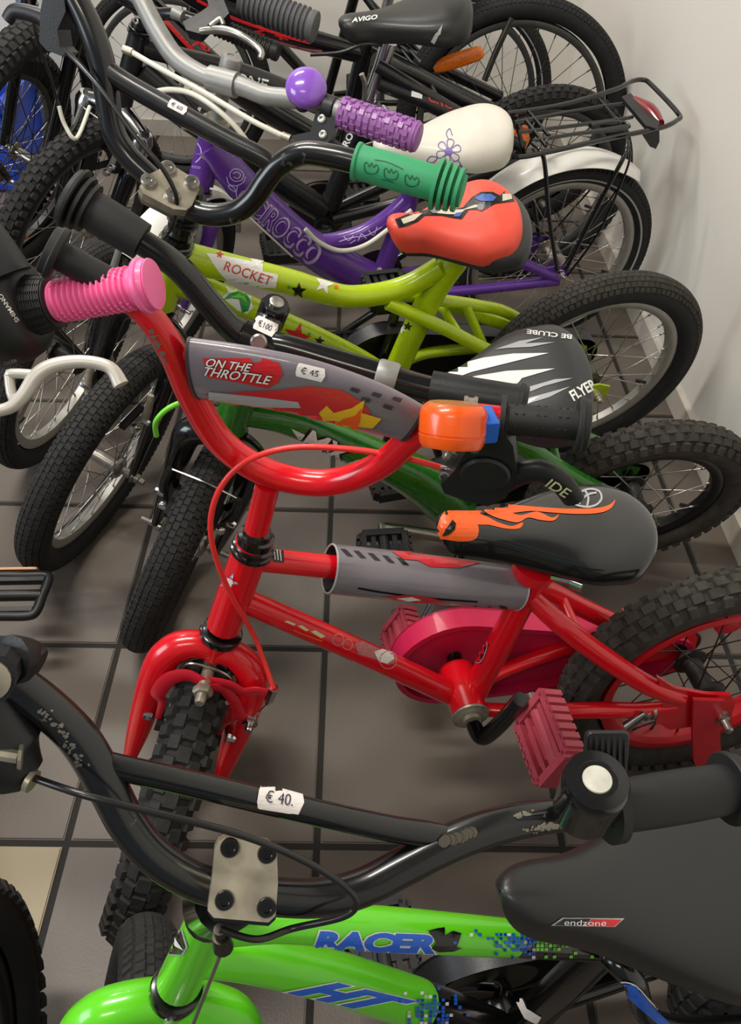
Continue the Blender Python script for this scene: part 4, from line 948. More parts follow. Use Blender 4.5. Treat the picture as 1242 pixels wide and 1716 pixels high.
# saddle
sd = saddle(b, F.P(650, 364), F.P(868, 326), F.up+F.h*.02, F.n, .028, .080, .030, M['coral'], dip=.012, taper=.2, full=.68)
P0, P1 = F.P(822, 352), F.P(884, 362)
sb = saddle(b, F.P(656, 368)-F.up*.006, F.P(886, 334)-F.up*.006, F.up+F.h*.02, F.n, .025, .083, .028, M['saddlegrey'], dip=.012, taper=.2, full=.68); sb.name = 'saddle_base'
tree = bvh([sd])
zz = [(662, 368), (690, 356), (715, 352), (735, 346), (752, 352), (776, 348), (795, 338), (792, 330), (806, 322), (826, 322), (838, 328), (846, 320), (858, 322), (862, 338), (846, 340), (830, 342), (812, 352), (800, 352), (786, 352), (774, 368), (760, 366), (740, 362), (712, 362), (700, 372), (680, 380), (668, 382)]
patch(b, 'saddle_print', [zz], tree, M['d_black'], .0007, 8, label='grey and blue print across the saddle')
patch(b, 'saddle_print', [[(672, 368), (694, 360), (708, 358), (694, 370), (676, 376)], [(724, 354), (745, 352), (776, 352), (796, 344), (806, 344), (800, 348), (780, 352), (770, 360), (752, 360), (730, 358)], [(842, 326), (856, 326), (858, 334), (842, 338)]], tree, mat('decal_sand', (206, 200, 178), .4), .0012, 8)
for rg in ([(796, 334), (808, 326), (822, 326), (832, 332), (826, 338), (806, 338)], [(764, 358), (776, 356), (770, 364), (760, 364)]): patch(b, 'saddle_print', [rg], tree, mat('decal_steel_blue', (62, 96, 168), .4), .0014, 8)
for rg in (ring(728, 352, 7)[:12], ring(806, 348, 6)[:12]): patch(b, 'saddle_print', [rg], tree, M['d_grey'], .0016, 8)
# stickers
pt = [tt]
patch(b, 'frame_sticker', [[(345, 424), (372, 428), (440, 442), (440, 455), (466, 460), (462, 482), (428, 482), (380, 470), (366, 455)]], pt, M['d_white'], .0006)
text(b, 'frame_lettering', 'ROCKET', (374, 452), (452, 478), 15, pt, M['d_red'], .0011, .0, 0, vdir=(.38, -1))
for poly, mm_ in ((star(368, 427, 7, .2), 'd_red'), (star(500, 487, 14, .1), 'd_black'), (star(543, 476, 17, .3), 'd_white'), (star(484, 481, 4), 'd_green'), (star(563, 481, 5), 'd_orange')): patch(b, 'star_sticker', [poly], pt, M[mm_], .0009)
patch(b, 'star_sticker', [star(430, 440, 13, .2)], pt, M['d_white'], .0010)
for poly, mm_ in ((star(497, 564, 24, .3), 'd_red'), (star(535, 571, 9, .2), 'd_black'), (star(446, 521, 8, .2), 'd_black'), (star(518, 560, 4), 'd_green')): patch(b, 'star_sticker', [poly], [dt], M[mm_], .0009)
patch(b, 'round_sticker', [[(372, 498), (382, 490), (376, 478), (390, 486), (400, 484), (412, 490), (424, 482), (420, 500), (424, 515), (414, 526), (398, 520)]], [dt], M['d_white'], .0006)
patch(b, 'round_sticker', [[(374, 502), (384, 492), (400, 488), (414, 494), (420, 506), (416, 520), (406, 524), (408, 510), (400, 502), (388, 500)]], [dt], M['d_green'], .0010)
patch(b, 'round_sticker', [[(386, 498), (398, 493), (410, 498), (414, 508), (404, 500)]], [dt], M['d_lgreen'], .0014)
for poly, mm_ in ((star(684, 547, 8, .2), 'd_black'), (star(674, 552, 8, .6), 'd_white')): patch(b, 'star_sticker', [poly], [st], M[mm_], .0009)
for poly, mm_ in ((star(263, 452, 7, .2), 'd_black'), (star(264, 463, 4, .2), 'd_blue')): patch(b, 'star_sticker', [poly], [h1], M[mm_], .0009)
pricetag(b, (298, 180), (32, 17), 34, 14, '€ 60', [cb])
# ------------------------------------------------------------------ purple bicycle
F = Frame(1.419, 3.969, 12.63, -9.35)
S = Steer(F, (356, 228), (334, 316), 50, .237, .035)
R_ = .2372
b = thing('bicycle', F.L(.35, 0), 'purple girls bicycle with white saddle, rear rack and round purple bell', 'bicycle')
h1 = tpx(b, 'head_tube', F, [(355, 228), (335, 310)], [42, 44], M['purple'])
headset(b, F, S, (334, 314), (358, 212), 46, 46, M['steel'])
dt = tpx(b, 'down_tube', F, [(346, 240), (390, 292), (440, 345), (500, 400), (560, 440), (640, 478)], [50, 56, 58, 60, 62, 58], M['purple'], n=22)
ut = tpx(b, 'step_tube', F, [(505, 408), (560, 405), (610, 390), (655, 360), (688, 328)], [26, 30, 30, 28, 26], M['purple'])
st = tpx(b, 'seat_tube', F, [(703, 288), (636, 468)], [32, 32], M['purple'])
MB().tube([F.P(703, 288), F.P(712, 262)], .012, 12).build('seat_post', M['steel'], b)
BB = F.P(640, 482); bu, bw_, _ = F.uv(BB)
MB().lathe(BB-F.n*.034, F.n, [(0, .022), (.068, .022)], 20).build('bottom_bracket', M['purple'], b)
mb = MB(); c_ = F.P(634, 458); mb.lathe(c_, (F.P(703, 288)-F.P(636, 468)).normalized(), [(0, rpx(c_, 33)), (.012, rpx(c_, 33))], 20); mb.build('tube_band', M['alloy'], b)
frame_rest(b, F, [(700, 310, .012), (780, 375, .04), (860, 432, .055), (936, 466, .058)], [(650, 486, .02), (740, 490, .045), (936, 470, .058)], 20, 18, M['purple'])
drop(b, F, R_, M['purple'], .056); axle_end(b, F, R_, .060, m=M['chrome'])
wheel(b, 'rear_wheel', F.L(0, R_), F.n, F.up, R_, .046, .195, ns=28, style='road', stripe=True, hubr=.019)
ch = capsule((bu, bw_), .055, (0, R_), .03)
MB().lathe(BB-F.n*.055, F.n, [(0, .06), (.003, .06)], 32).build('chain_ring', M['darksteel'], b)
chain(b, F, (bu, bw_), .060, (0, R_), .028, -.054)
for sg, dx in ((1, 1), (-1, -1)):
    e_ = BB+F.n*(sg*.07)+(F.h*.10-F.up*.06)*dx
    tb(b, 'crank_arm', [BB+F.n*(sg*.03), BB+F.n*(sg*.055), e_], [.009, .009, .008], M['blackgloss']); pedal(b, e_+F.n*(sg*.05), F.n, F.h, F.up, M['blackplastic'], .038, .03, .011, M['orangeref'])
# rear mudguard
def guard(b, name, Cc, e_up, e_fw, nn, R, w_, a0, a1, m, d=.010):
    rows = []
    for i in range(41):
        t = math.radians(a0+(a1-a0)*i/40); rd = e_up*math.cos(t)+e_fw*math.sin(t); row = []
        fade = min(1, (1-abs(2*i/40-1))*14+.45)
        for j in range(9):
            q = -1+2*j/8; row.append(Cc+rd*(R-d*q*q)+nn*(w_*q*fade))
        for j in range(8, -1, -1):
            q = -1+2*j/8; row.append(Cc+rd*(R-.0018-d*q*q)+nn*(w_*q*fade*.98))
        rows.append(row)
    mb = MB(); bb_, n_ = mb.quadgrid(rows); mb.f.append(tuple(range(n_-1, -1, -1))); mb.f.append(tuple(range(40*n_, 41*n_)))
    return mb.build(name, m, b, ang=50)
guard(b, 'rear_mudguard', F.L(0, R_), F.up, F.h, F.n, R_+.022, .044, -36, 72, M['white'], .012)
for sg in (1, -1): MB().tube([F.L(0, R_, .055*sg), F.L(-.10, R_+.20, .032*sg)], .0022, 6).build('mudguard_stay', M['blackgloss'], b)
# rear rack
A0 = F.P(868, 228); hgt = F.uv(F.P(868, 228))[1]
def rk(px, py, o=0): return onplane(px, py, F.O+F.up*rkh, F.up)
rkh = F.uv(F.P(960, 225))[1]
rw_ = []
def rod(name, pts, r=.0045, k=1, m=None): return MB().tube([rk(*p) if len(p) == 2 else p for p in pts], r, 8, k).build(name, m or M['blackgloss'], b)
rod('rack_rail', [(850, 190), (940, 176), (1030, 150), (1060, 136), (1078, 134), (1092, 142), (1137, 190), (1134, 202), (1108, 214), (1040, 228), (940, 250), (880, 262), (860, 260), (850, 245)], .0052, 5)
rod('rack_rail', [(862, 205), (940, 190), (1010, 178), (1045, 174)], .0042)
rod('rack_rail', [(868, 222), (950, 212), (1040, 200), (1060, 196)], .0042)
rod('rack_rail', [(892, 236), (960, 225), (1050, 212)], .0042)
for a_, c_ in (((885, 186), (920, 228)), ((1005, 168), (1040, 208)), ((880, 200), (915, 245))): rod('rack_crossbar', [a_, c_], .0040)
rod('rack_spring', [(915, 240), (918, 232), (940, 228), (990, 222), (1050, 215), (1048, 206), (1020, 205), (990, 210)], .0036, 4)
MB().prism([rk(1040, 168), rk(1055, 162), rk(1104, 210), rk(1098, 222), rk(1080, 216)], F.up*.008).build('rack_tail_plate', M['blackplastic'], b, smooth=False)
T0, T1 = rk(1062, 168), rk(1106, 208)
MB().tube([T0, T0*.5+T1*.5-F.h*.006, T1], [.010, .017, .010], 16, 5).build('rear_reflector', M['redref'], b)
pl = [F.P(x, y, .055) for x, y in ((1075, 224), (1104, 216), (1104, 236), (1098, 248), (1088, 244))]; MB().prism(pl, F.n*.004).build('rack_bracket', M['blackplastic'], b, smooth=False)
AX = F.L(0, R_, .062)
for sg in (1, -1):
    off = .062*sg
    j = [rk(895, 246), rk(910, 262), F.P(918, 300, .066)] if sg == 1 else None
    if sg == 1:
        tb(b, 'rack_leg', [rk(893, 240), rk(908, 256), F.P(914, 285, .064), F.P(920, 360, .062), F.L(.01, R_+.01, .062)], .0048, M['blackgloss'])
        tb(b, 'rack_leg', [rk(1052, 236), F.P(1046, 262, .06), F.P(1010, 330, .064), F.L(-.01, R_+.01, .064)], .0048, M['blackgloss'])
    else:
        q_ = [rk(893, 240), F.P(920, 360, .062)]; q_ = [q_[0]-F.n*.11, mir(F, q_[1]), F.L(.01, R_+.01, -.062)]; tb(b, 'rack_leg', q_, .0048, M['blackgloss'])
tb(b, 'mudguard_wire', [rk(1050, 230), F.P(1056, 262, .05), F.P(1040, 310, .055), F.P(1000, 395, .058), F.L(-.02, R_-.01, .06)], .0026, M['blackgloss'])
# front
vfork(b, S, M['purple'], .05, .0155)
wheel(b, 'front_wheel', S.C, S.l, S.a, R_, .046, .195, ns=28, style='block')
guard(b, 'front_mudguard', S.C, S.a, S.fs, S.l, R_+.014, .028, -70, 45, M['white'], .010)
vbrake(b, S, .150, M['alloy'], .048, .07)
Q = F.P(398, 98); qa = (Q-S.T).dot(S.a)
MB().tube([S.p(.02, 0, 0), S.p(qa, 0, 0)], [.0125, .0125], 16).build('stem', M['alloy'], b)
MB().lathe(S.p(qa-.045, 0, 0), S.a, [(0, .016), (.003, .0185), (.042, .0185), (.046, .017), (.047, .009), (.044, .008), (.044, 0)], 24).build('stem', M['alloy'], b)
MB().lathe(S.p(.022, 0, 0), S.a, [(0, .024), (.004, .026), (.009, .026), (.010, .02), (.016, .019)], 24).build('headset', M['brass'], b)
S.bar(qa-.03, .035, 1, -.4)
C_ = S.b(374, 137); r_ = rpx(C_, 36)
MB().tube([S.p(qa-.026, 0, .004), C_], [.014, .014], 14).tube([C_-(S.b(400, 143)-S.b(350, 130)).normalized()*.026, C_+(S.b(400, 143)-S.b(350, 130)).normalized()*.026], r_*1.15, 20).build('stem_clamp', M['alloy'], b)
hb = tpx(b, 'handlebar', S, [(205, -60), (240, 6), (264, 52), (296, 98), (338, 126), (374, 137), (408, 146), (445, 160), (485, 165), (530, 172), (570, 184), (600, 195)], [30, 32, 33, 33, 32, 32, 31, 31, 31, 30, 28, 28], M['alloy'], n=20)
gA, gB = S.b(572, 188), S.b(693, 228)
grip(b, gA, gB, rpx(gA, 48), M['purplegrip'], 'step', rpx(gB, 52))
gx = (gB-gA).normalized(); gy = (CAMP-gA).normalized(); gy = (gy-gx*gy.dot(gx)).normalized(); gz = gx.cross(gy); mb = MB(); gr = rpx(gA, 48)
for i in range(11):
    for j in range(9):
        a_ = j*2*math.pi/9+(i % 2)*.3; o_ = gy*math.cos(a_)+gz*math.sin(a_); mb.box(gA+(gB-gA)*(.05+.088*i)+o_*gr*1.03, gx*.0040, gx.cross(o_)*.0046, o_*.0014)
x = mb.build('grip_ribs', M['purplegrip'], b, smooth=False); x['kind'] = 'stuff'
mb = MB(); hz = S.BN if S.BN.dot(CAMP-S.BO) > 0 else -S.BN
def bz(px, py, o=0.): return S.b(px, py)+hz*o
mb.lathe(S.b(552, 180)-gx*.010, gx, [(0, .019), (.001, .020), (.019, .020), (.02, .019)], 20)
mb.prism([bz(x, y, .012) for x, y in ((538, 172), (566, 176), (568, 205), (558, 236), (546, 246), (500, 238), (486, 230), (524, 222))], -hz*.02)
lv = mb.build('brake_lever', M['blackplastic'], b, ang=30)
for p in ((543, 201), (545, 227)): x = MB().lathe(bz(*p, .012), hz, [(0, .0075), (.002, .0075), (.003, .006), (.003, .003), (.001, 0)], 16).build('lever_screw', M['steel'], b); sub(x, lv)
x = MB().lathe(S.b(568, 186)-gx*.006, gx, [(0, .0165), (.014, .0165)], 20).build('grip_collar', M['alloy'], b); sub(x, lv)
Bc = S.b(519, 150)+hz*.018; ba = ((CAMP-Bc).normalized()*.8+Z*.6).normalized(); rB = rpx(Bc, 70)
MB().lathe(Bc, ba, [(-.010, rB*.7), (-.008, rB*.95), (-.003, rB)]+[(rB*.62*math.sin(math.radians(t)), rB*math.cos(math.radians(t))) for t in range(6, 90, 7)]+[(rB*.62, 0)], 40).build('bell', M['purplebell'], b, label='glossy purple dome bell')
MB().tube([S.b(508, 172), S.b(509, 172)+hz*.014], [.016, .012], 14).build('bell_mount', M['blackplastic'], b)
for pts, w_ in (([bz(484, 232, .01), bz(430, 205, .02), bz(350, 158, .02), bz(280, 120, .02), bz(225, 88, .02)], 9), ([bz(255, 155, .0), bz(290, 152, .01), bz(330, 160, .02), bz(370, 185, .02), bz(400, 215, .01), bz(420, 250, -.01)], 9)):
    tb(b, 'brake_cable', pts, rpx(pts[0], w_), M['whitecable'])
MB().tube([bz(232, 92, .02), bz(217, 86, .02)], .007, 10).build('cable_ferrule', M['brass'], b); MB().tube([bz(490, 234, .01), bz(476, 228, .01)], .007, 10).build('cable_ferrule', M['brass'], b)
q = [F.P(512, 384, .035), F.P(535, 406, .035), F.P(570, 420, .035), F.P(610, 412, .035), F.P(650, 385, .03), F.P(690, 352, .03)]
tb(b, 'brake_cable', q, rpx(q[0], 8), M['whitecable'])
tb(b, 'gear_cable', [F.P(352, 316, .03), F.P(372, 322, .03), F.P(392, 338, .03), F.P(418, 364, .03), F.P(490, 430, .03)], .0022, M['whitecable'])
sd = saddle(b, F.P(624, 232), F.P(856, 184), F.up+F.h*.02, F.n, .030, .088, .036, M['whitevinyl'], dip=.01, taper=.12, full=.7)
tree = bvh([sd])
cx, cy = 752, 254
pet = [[(cx, cy), (cx+16*math.sin(a)-6*math.cos(a), cy-16*math.cos(a)-6*math.sin(a)), (cx+21*math.sin(a), cy-21*math.cos(a)), (cx+16*math.sin(a)+6*math.cos(a), cy-16*math.cos(a)+6*math.sin(a)), (cx, cy)] for a in [i*1.047+.2 for i in range(6)]]
strokes(b, 'flower_print', pet+[[(734, 264), (722, 262), (716, 270), (726, 272), (734, 264)], [(768, 268), (776, 282), (770, 276), (782, 284)], [(752, 234), (748, 224), (754, 216), (758, 228)]], 1.5, tree, M['d_viol'], label='violet flower print on the saddle')
patch(b, 'flower_print', [ring(cx, cy, 7)[:12]], tree, M['d_viol'], .0009)
pt = [dt]
text(b, 'frame_lettering', 'CIROCCO', (416, 356), (522, 446), 33, pt, M['d_lav'], .0007, .05, vdir=(.6, -.8))
text(b, 'frame_lettering', 'CIROCCO', (418, 355), (520, 442), 30, pt, M['purple'], .0013, .005, vdir=(.6, -.8))
strokes(b, 'rose_print', [[(385, 290), (392, 283), (402, 285), (408, 293), (404, 302), (393, 303), (386, 297), (385, 290)], [(390, 291), (397, 288), (403, 293), (398, 299), (391, 296)], [(380, 296), (384, 308), (396, 311), (408, 305), (411, 296)], [(398, 311), (396, 325), (400, 334)], [(396, 322), (386, 316), (383, 310), (392, 314), (396, 322)], [(400, 328), (408, 320), (412, 322)]], 1.5, pt, M['d_lav'])
strokes(b, 'head_print', [[(330, 238), (337, 250), (336, 264), (328, 272)]], 2, [h1], M['d_lav']); text(b, 'head_lettering', 'cco', (322, 281), (336, 283), 6, [h1], M['d_lav'])
strokes(b, 'flower_vine_print', [[(568, 405), (590, 398), (615, 394), (640, 380)], [(576, 396), (584, 403), (592, 395)], [(600, 404), (606, 392), (614, 400)], [(618, 386), (626, 394), (632, 380)], [(586, 408), (596, 402)]], 1.6, [ut], M['d_lav'])
# ------------------------------------------------------------------ bright green bicycle in front
F = Frame(1.676, -.60, 10, -3)
S = Steer(F, (352, 1535), (299, 1650), 84, .19, .03)
b = thing('bicycle', F.L(.3, 0), 'bright green and black kids bicycle in front with scuffed black handlebar and big black saddle', 'bicycle')
h1 = tpx(b, 'head_tube', F, [(350, 1540), (301, 1645)], [74, 76], M['racer'], n=24)
P = F.P(297, 1655); r_ = rpx(P, 90); MB().lathe(P-S.a*.004, S.a, [(-.008, r_*.8), (-.006, r_*.98), (-.002, r_), (.003, r_), (.006, r_*.95), (.007, r_*.8)], 30).build('headset', M['blackgloss'], b)
P = F.P(352, 1534); MB().lathe(P-S.a*.004, S.a, [(0, rpx(P, 70)), (.002, rpx(P, 84)), (.010, rpx(P, 84)), (.014, rpx(P, 70)), (.03, rpx(P, 60))], 26).build('headset', M['blackgloss'], b)
tt = tpx(b, 'top_tube', F, [(345, 1560), (460, 1548), (560, 1551), (645, 1556), (770, 1566), (860, 1572)], [60, 62, 68, 70, 66, 60], M['racer'], n=26)
tt2 = tpx(b, 'top_tube', F, [(856, 1572), (915, 1576), (1000, 1583), (1030, 1584)], [60, 58, 54, 52], M['blackgloss'], n=26, label='black rear half of the top tube')
dt = tpx(b, 'down_tube', F, [(318, 1605), (400, 1603), (480, 1617), (560, 1637), (640, 1663), (700, 1682)], [62, 78, 82, 82, 82, 80], M['racer'], n=26)
dt2 = tpx(b, 'down_tube', F, [(694, 1680), (780, 1712), (851, 1742)], [80, 78, 76], M['blackgloss'], n=26, label='black rear half of the down tube')
st = tpx(b, 'seat_tube', F, [(1030, 1572), (1000, 1600), (880, 1712), (851, 1742)], [62, 60, 60, 60], M['blackgloss'], n=22)
BB = F.P(851, 1742)
q_ = (F.P(1030, 1572)-F.P(880, 1705)).normalized()
MB().tube([F.P(1030, 1572), F.P(1030, 1572)+q_*.07], .013, 14).build('seat_post', M['blackgloss'], b)
MB().lathe(F.P(1030, 1572)-q_*.004, q_, [(0, .020), (.002, .022), (.016, .022), (.018, .018)], 22).build('seat_clamp', M['blackgloss'], b)
MB().lathe(BB-F.n*.034, F.n, [(0, .023), (.068, .023)], 22).build('bottom_bracket', M['blackgloss'], b)
near = [F.P(1018, 1600, .012), F.P(1060, 1640, .03), F.P(1130, 1720, .045), F.L(.02, .20, .052)]
ss_ = tb(b, 'seat_stay', near, [rpx(near[0], 40)]*4, M['blackgloss']); tb(b, 'seat_stay', [mir(F, p) for p in near], [rpx(near[0], 40)]*4, M['blackgloss'])
near = [BB+F.n*.018, BB*.6+F.L(.02, .19, .05)*.4+F.n*.01, F.L(.02, .19, .052)]
tb(b, 'chain_stay', near, .010, M['blackgloss']); tb(b, 'chain_stay', [mir(F, p) for p in near], .010, M['blackgloss'])
drop(b, F, .19, M['blackgloss']); axle_end(b, F, .19)
wheel(b, 'rear_wheel', F.L(0, .19), F.n, F.up, .19, .052, .138, rimm=M['rimblack'], ns=20, style='knob')
bu, bw_, _ = F.uv(BB)
MB().lathe(BB-F.n*.058, F.n, [(0, .05), (.003, .05)], 32).build('chain_ring', M['darksteel'], b); chain(b, F, (bu, bw_), .052, (0, .19), .026, -.056)
cp2 = capsule((bu, bw_), .085, (.0, .19), .045); ou = [F.L(u, w_, -.076) for u, w_ in cp2]; inn = [F.L(u, w_, -.046) for u, w_ in cp2]
g = MB(); g.prism(ou, F.n*.003); g.quadgrid([ou, inn]); g.build('chain_guard', M['blackplastic'], b, ang=30)
for sg, dx in ((1, 1), (-1, -1)):
    e_ = BB+F.n*(sg*.07)+(F.h*-.11+F.up*.02)*dx
    tb(b, 'crank_arm', [BB+F.n*(sg*.03), BB+F.n*(sg*.055), e_], [.010, .010, .009], M['blackgloss']); pedal(b, e_+F.n*(sg*.05), F.n, F.h, F.up, M['blackplastic'], .04, .032, .011)
# front
for sg in (1, -1):
    pts = [S.p(S.lb-.034, sg*.006, .0), S.p(S.lb-.035, sg*.028, .003), S.p(S.lb-.046, sg*.048, .008), S.p(S.lb-.082, sg*.058, .014)]
    E_ = S.C + S.l*(sg*.056); pts += [pts[-1]*.5+E_*.5, E_ + S.a*.006]
    tb(b, 'fork_leg', pts, [.0165, .0165, .0175, .0175, .014, .007], M['racer'], n=20)
MB().lathe(S.p(S.lb-.044, 0, 0), S.a, [(-.002, .012), (0, .0165), (.03, .017), (.034, .0165)], 20).build('fork_crown', M['racer'], b)
wheel(b, 'front_wheel', S.C, S.l, S.a, .19, .056, .136, rimm=M['rimblack'], ns=20, style='road', ax=.05)
bc = S.p(S.lb-.060, 0, .036)
mb = MB(); mb.tube([bc-S.fs*.03, bc+S.fs*.01], .008, 12); bolt(mb, bc+S.fs*.008, S.fs, .013, .008, 10); bolt(mb, bc+S.fs*.016, S.fs, .008, .010); mb.build('brake_bolt', M['chrome'], b)
for sg in (1, -1): MB().tube([bc, bc+S.l*(sg*.022)+S.a*.004, bc+S.l*(sg*.038)-S.a*.012, bc+S.l*(sg*.040)-S.a*.05], [.010, .010, .009, .007], 12, 5, squash=(S.fs, .5)).build('brake_arm', M['steel'], b)
# bar
S.bar(.088, .02, .2, -.17)
bp_ = [(-200, 985), (-120, 1042), (-50, 1090), (20, 1140), (80, 1186), (134, 1240), (176, 1310), (216, 1385), (265, 1440), (335, 1480), (410, 1496), (480, 1504), (545, 1503), (610, 1486), (680, 1450), (750, 1415), (820, 1388), (890, 1372), (955, 1366), (1030, 1360)]
hb = tpx(b, 'handlebar', S, bp_, [68, 68, 68, 68, 68, 68, 66, 64, 62, 62, 62, 63, 64, 64, 64, 64, 62, 58, 52, 50], M['blackbar'], n=26, k=6)
cb = tpx(b, 'crossbar', S, [(168, 1268), (195, 1284), (300, 1308), (470, 1348), (640, 1386), (720, 1398), (795, 1408)], [30, 42, 44, 44, 44, 42, 26], M['blackgloss'], n=20)
mb = MB()
for i in range(9): c_ = S.b(742+i*6+random.uniform(-2, 2), 1413-i*2.2+random.uniform(-3, 3)); mb.lathe(c_+(CAMP-c_).normalized()*.008, (CAMP-c_).normalized(), [(0, .004), (.0024, .003)], 7)
x = mb.build('weld_bead', M['darksteel'], b); x['kind'] = 'stuff'
hz = S.BN if S.BN.dot(CAMP-S.BO) > 0 else -S.BN
def bz(px, py, o=0.): return S.b(px, py)+hz*o
pc = S.b(410, 1484); nn = ((CAMP-pc).normalized()*.75+hz*.5).normalized()
def pp(x, y, o): return onplane(x, y, pc+nn*o, nn)
out = [(366, 1410), (378, 1404), (452, 1412), (464, 1424), (466, 1480), (462, 1535), (450, 1546), (358, 1538), (348, 1526), (356, 1470), (360, 1424)]
mb = MB(); mb.prism([pp(x, y, .026) for x, y in out], -nn*.016); bm_ = mb.build('stem_clamp', M['brass'], b, ang=30, label='worn alloy clamp plate with four black bolts')
mb = MB(); mb.prism([pp(x, y+6, .008) for x, y in out], -nn*.03); x = mb.build('stem_body', M['blackgloss'], b, ang=30); sub(x, bm_)
for x_, y_ in ((385, 1420), (447, 1430), (376, 1508), (446, 1520)):
    x = MB().lathe(pp(x_, y_, .026), nn, [(0, .0048), (.002, .0048), (.003, .0042), (.003, .0026), (.001, .0024), (.001, 0)], 22).build('clamp_bolt', M['blackgloss'], b); sub(x, bm_)
MB().tube([S.p(.02, 0, 0), S.p(.055, 0, .012)], [.020, .018], 16).build('stem', M['blackgloss'], b)
mb = MB(); P = F.P(372, 1576, .04); mb.tube([P+Z*.006, P-Z*.008], [.0045, .0055], 12); mb.tube([P+Z*.014, P+Z*.004], .0032, 10); mb.build('cable_adjuster', M['darksteel'], b)
tb(b, 'brake_wire', [P-Z*.008, bc+S.a*.012+S.l*.01], .0012, M['steel'])
# grip, bell
gA, gB = S.b(1036, 1352), S.b(1216, 1322)
grip(b, gA, gB, rpx(gA, 86), M['rubber'], 'smooth', rpx(gB, 122))
mb = MB(); flangein(mb, gA-(gB-gA).normalized()*.008, gB-gA, rpx(gA, 116), .006); mb.build('grip_flange', M['rubber'], b)
tb(b, 'clamp_band', [S.b(960, 1366), S.b(1010, 1358)], rpx(gA, 56), M['blackplastic'])
Bc = S.b(950, 1312)+hz*.024; ba = ((CAMP-Bc).normalized()*.75+S.b(1000, 1290)-S.b(975, 1340)).normalized()
ba = ((CAMP-Bc).normalized()*.86+CR*.22+CU*.46).normalized(); rB = rpx(Bc, 110)
bell = MB().lathe(Bc, ba, [(-.016, rB*.80), (-.014, rB*.93), (0, rB*.95), (.012, rB*.98), (.016, rB*1.0), (.022, rB*1.0), (.0245, rB*.93), (.025, rB*.60), (.0245, rB*.58), (.0245, 0)], 44).build('bell', M['blackgloss'], b, label='black cylindrical bell with worn white centre')
x = MB().lathe(Bc+ba*.0246, ba, [(0, rB*.44), (.0008, rB*.42), (.0009, 0)], 32).build('bell_badge', mat('worn_badge', (206, 204, 190), .6, var=.15, vscale=120), b); sub(x, bell)
x = MB().box(bz(985, 1238, .02), CR*.012, (CU*.9-CF*.2)*.013, CF*.003, .003).build('bell_thumb_lever', M['blackplastic'], b); sub(x, bell)
mb = MB()
for i in range(7): mb.box(bz(985, 1238, .02)-CF*.004+CR*(-.0095+.0032*i), CR*.0008, CU*.010, CF*.001)
x = mb.build('lever_ribs', M['blacksatin'], b, smooth=False); x['kind'] = 'stuff'
# left brake lever and cable
mb = MB(); mb.prism([bz(x, y, .03) for x, y in ((-60, 1080), (-10, 1072), (24, 1075), (42, 1090), (44, 1112), (30, 1140), (-5, 1160), (-60, 1150))], -hz*.04); lv = mb.build('brake_lever', M['blackplastic'], b, ang=30)
x = MB().lathe(bz(1, 1112, .03), hz, [(0, .009), (.002, .009), (.003, .007), (.003, .004), (.001, .0035), (.001, 0)], 20).build('pivot_screw', M['brass'], b); sub(x, lv)
x = MB().tube([bz(20, 1098, .01), bz(48, 1105, .0), bz(68, 1112, .0)], [.012, .010, .007], 12, 4).build('lever_tail', M['blackplastic'], b); sub(x, lv)
x = MB().tube([bz(-30, 1170, .0), bz(-15, 1220, .0), bz(10, 1270, .0), bz(52, 1300, .0)], [.014, .018, .020, .009], 14, 5, squash=(hz, .7)).build('cable_housing', M['blackplastic'], b); sub(x, lv)
mb = MB(); mb.tube([bz(8, 1250, .012), bz(38, 1252, .014)], .0032, 8); mb.tube([bz(38, 1252, .014), bz(44, 1252, .014)], .006, 8); x = mb.build('adjusting_screw', M['brass'], b); sub(x, lv)
cp_ = [PZ(x, y, depth(S.b(x, y))-o) for x, y, o in ((52, 1302, .004), (140, 1332, .022), (260, 1362, .026), (380, 1392, .03), (470, 1424, .032), (545, 1462, .034), (590, 1497, .034), (596, 1520, .03), (570, 1538, .026), (490, 1556, .01))]+[F.P(430, 1574, .045), P+Z*.014]
tb(b, 'brake_cable', cp_, rpx(cp_[2], 13), M['blackcable'], k=8)
mb = MB(); mb.tube([bz(50, 1301, .004), bz(58, 1304, .005)], .0058, 10); mb.build('cable_ferrule', M['brass'], b)
# saddle
sd = saddle(b, F.P(852, 1480), F.P(1440, 1450), F.up, F.n, .026, .080, .027, M['saddleblack'], dip=.010, taper=.12, full=.66, nr=.17)
mb = MB(); mb.lathe(F.P(1112, 1614, .03), F.n, [(0, .009), (.004, .009), (.006, .007)], 18); mb.build('saddle_bolt', M['brass'], b)
patch(b, 'saddle_label', [[(923, 1550), (942, 1537), (1046, 1539), (1030, 1553)]], [sd], M['d_silver'], .0006); patch(b, 'saddle_label', [[(928, 1549), (944, 1538.5), (990, 1539), (976, 1550)]], [sd], M['d_black'], .0010); patch(b, 'saddle_label', [[(978, 1550), (992, 1539.5), (1041, 1541), (1028, 1552)]], [sd], M['d_red'], .0010)
text(b, 'saddle_lettering', 'endzone', (944, 1548), (1014, 1550), 9, [sd], M['d_white'], .0015, .0)
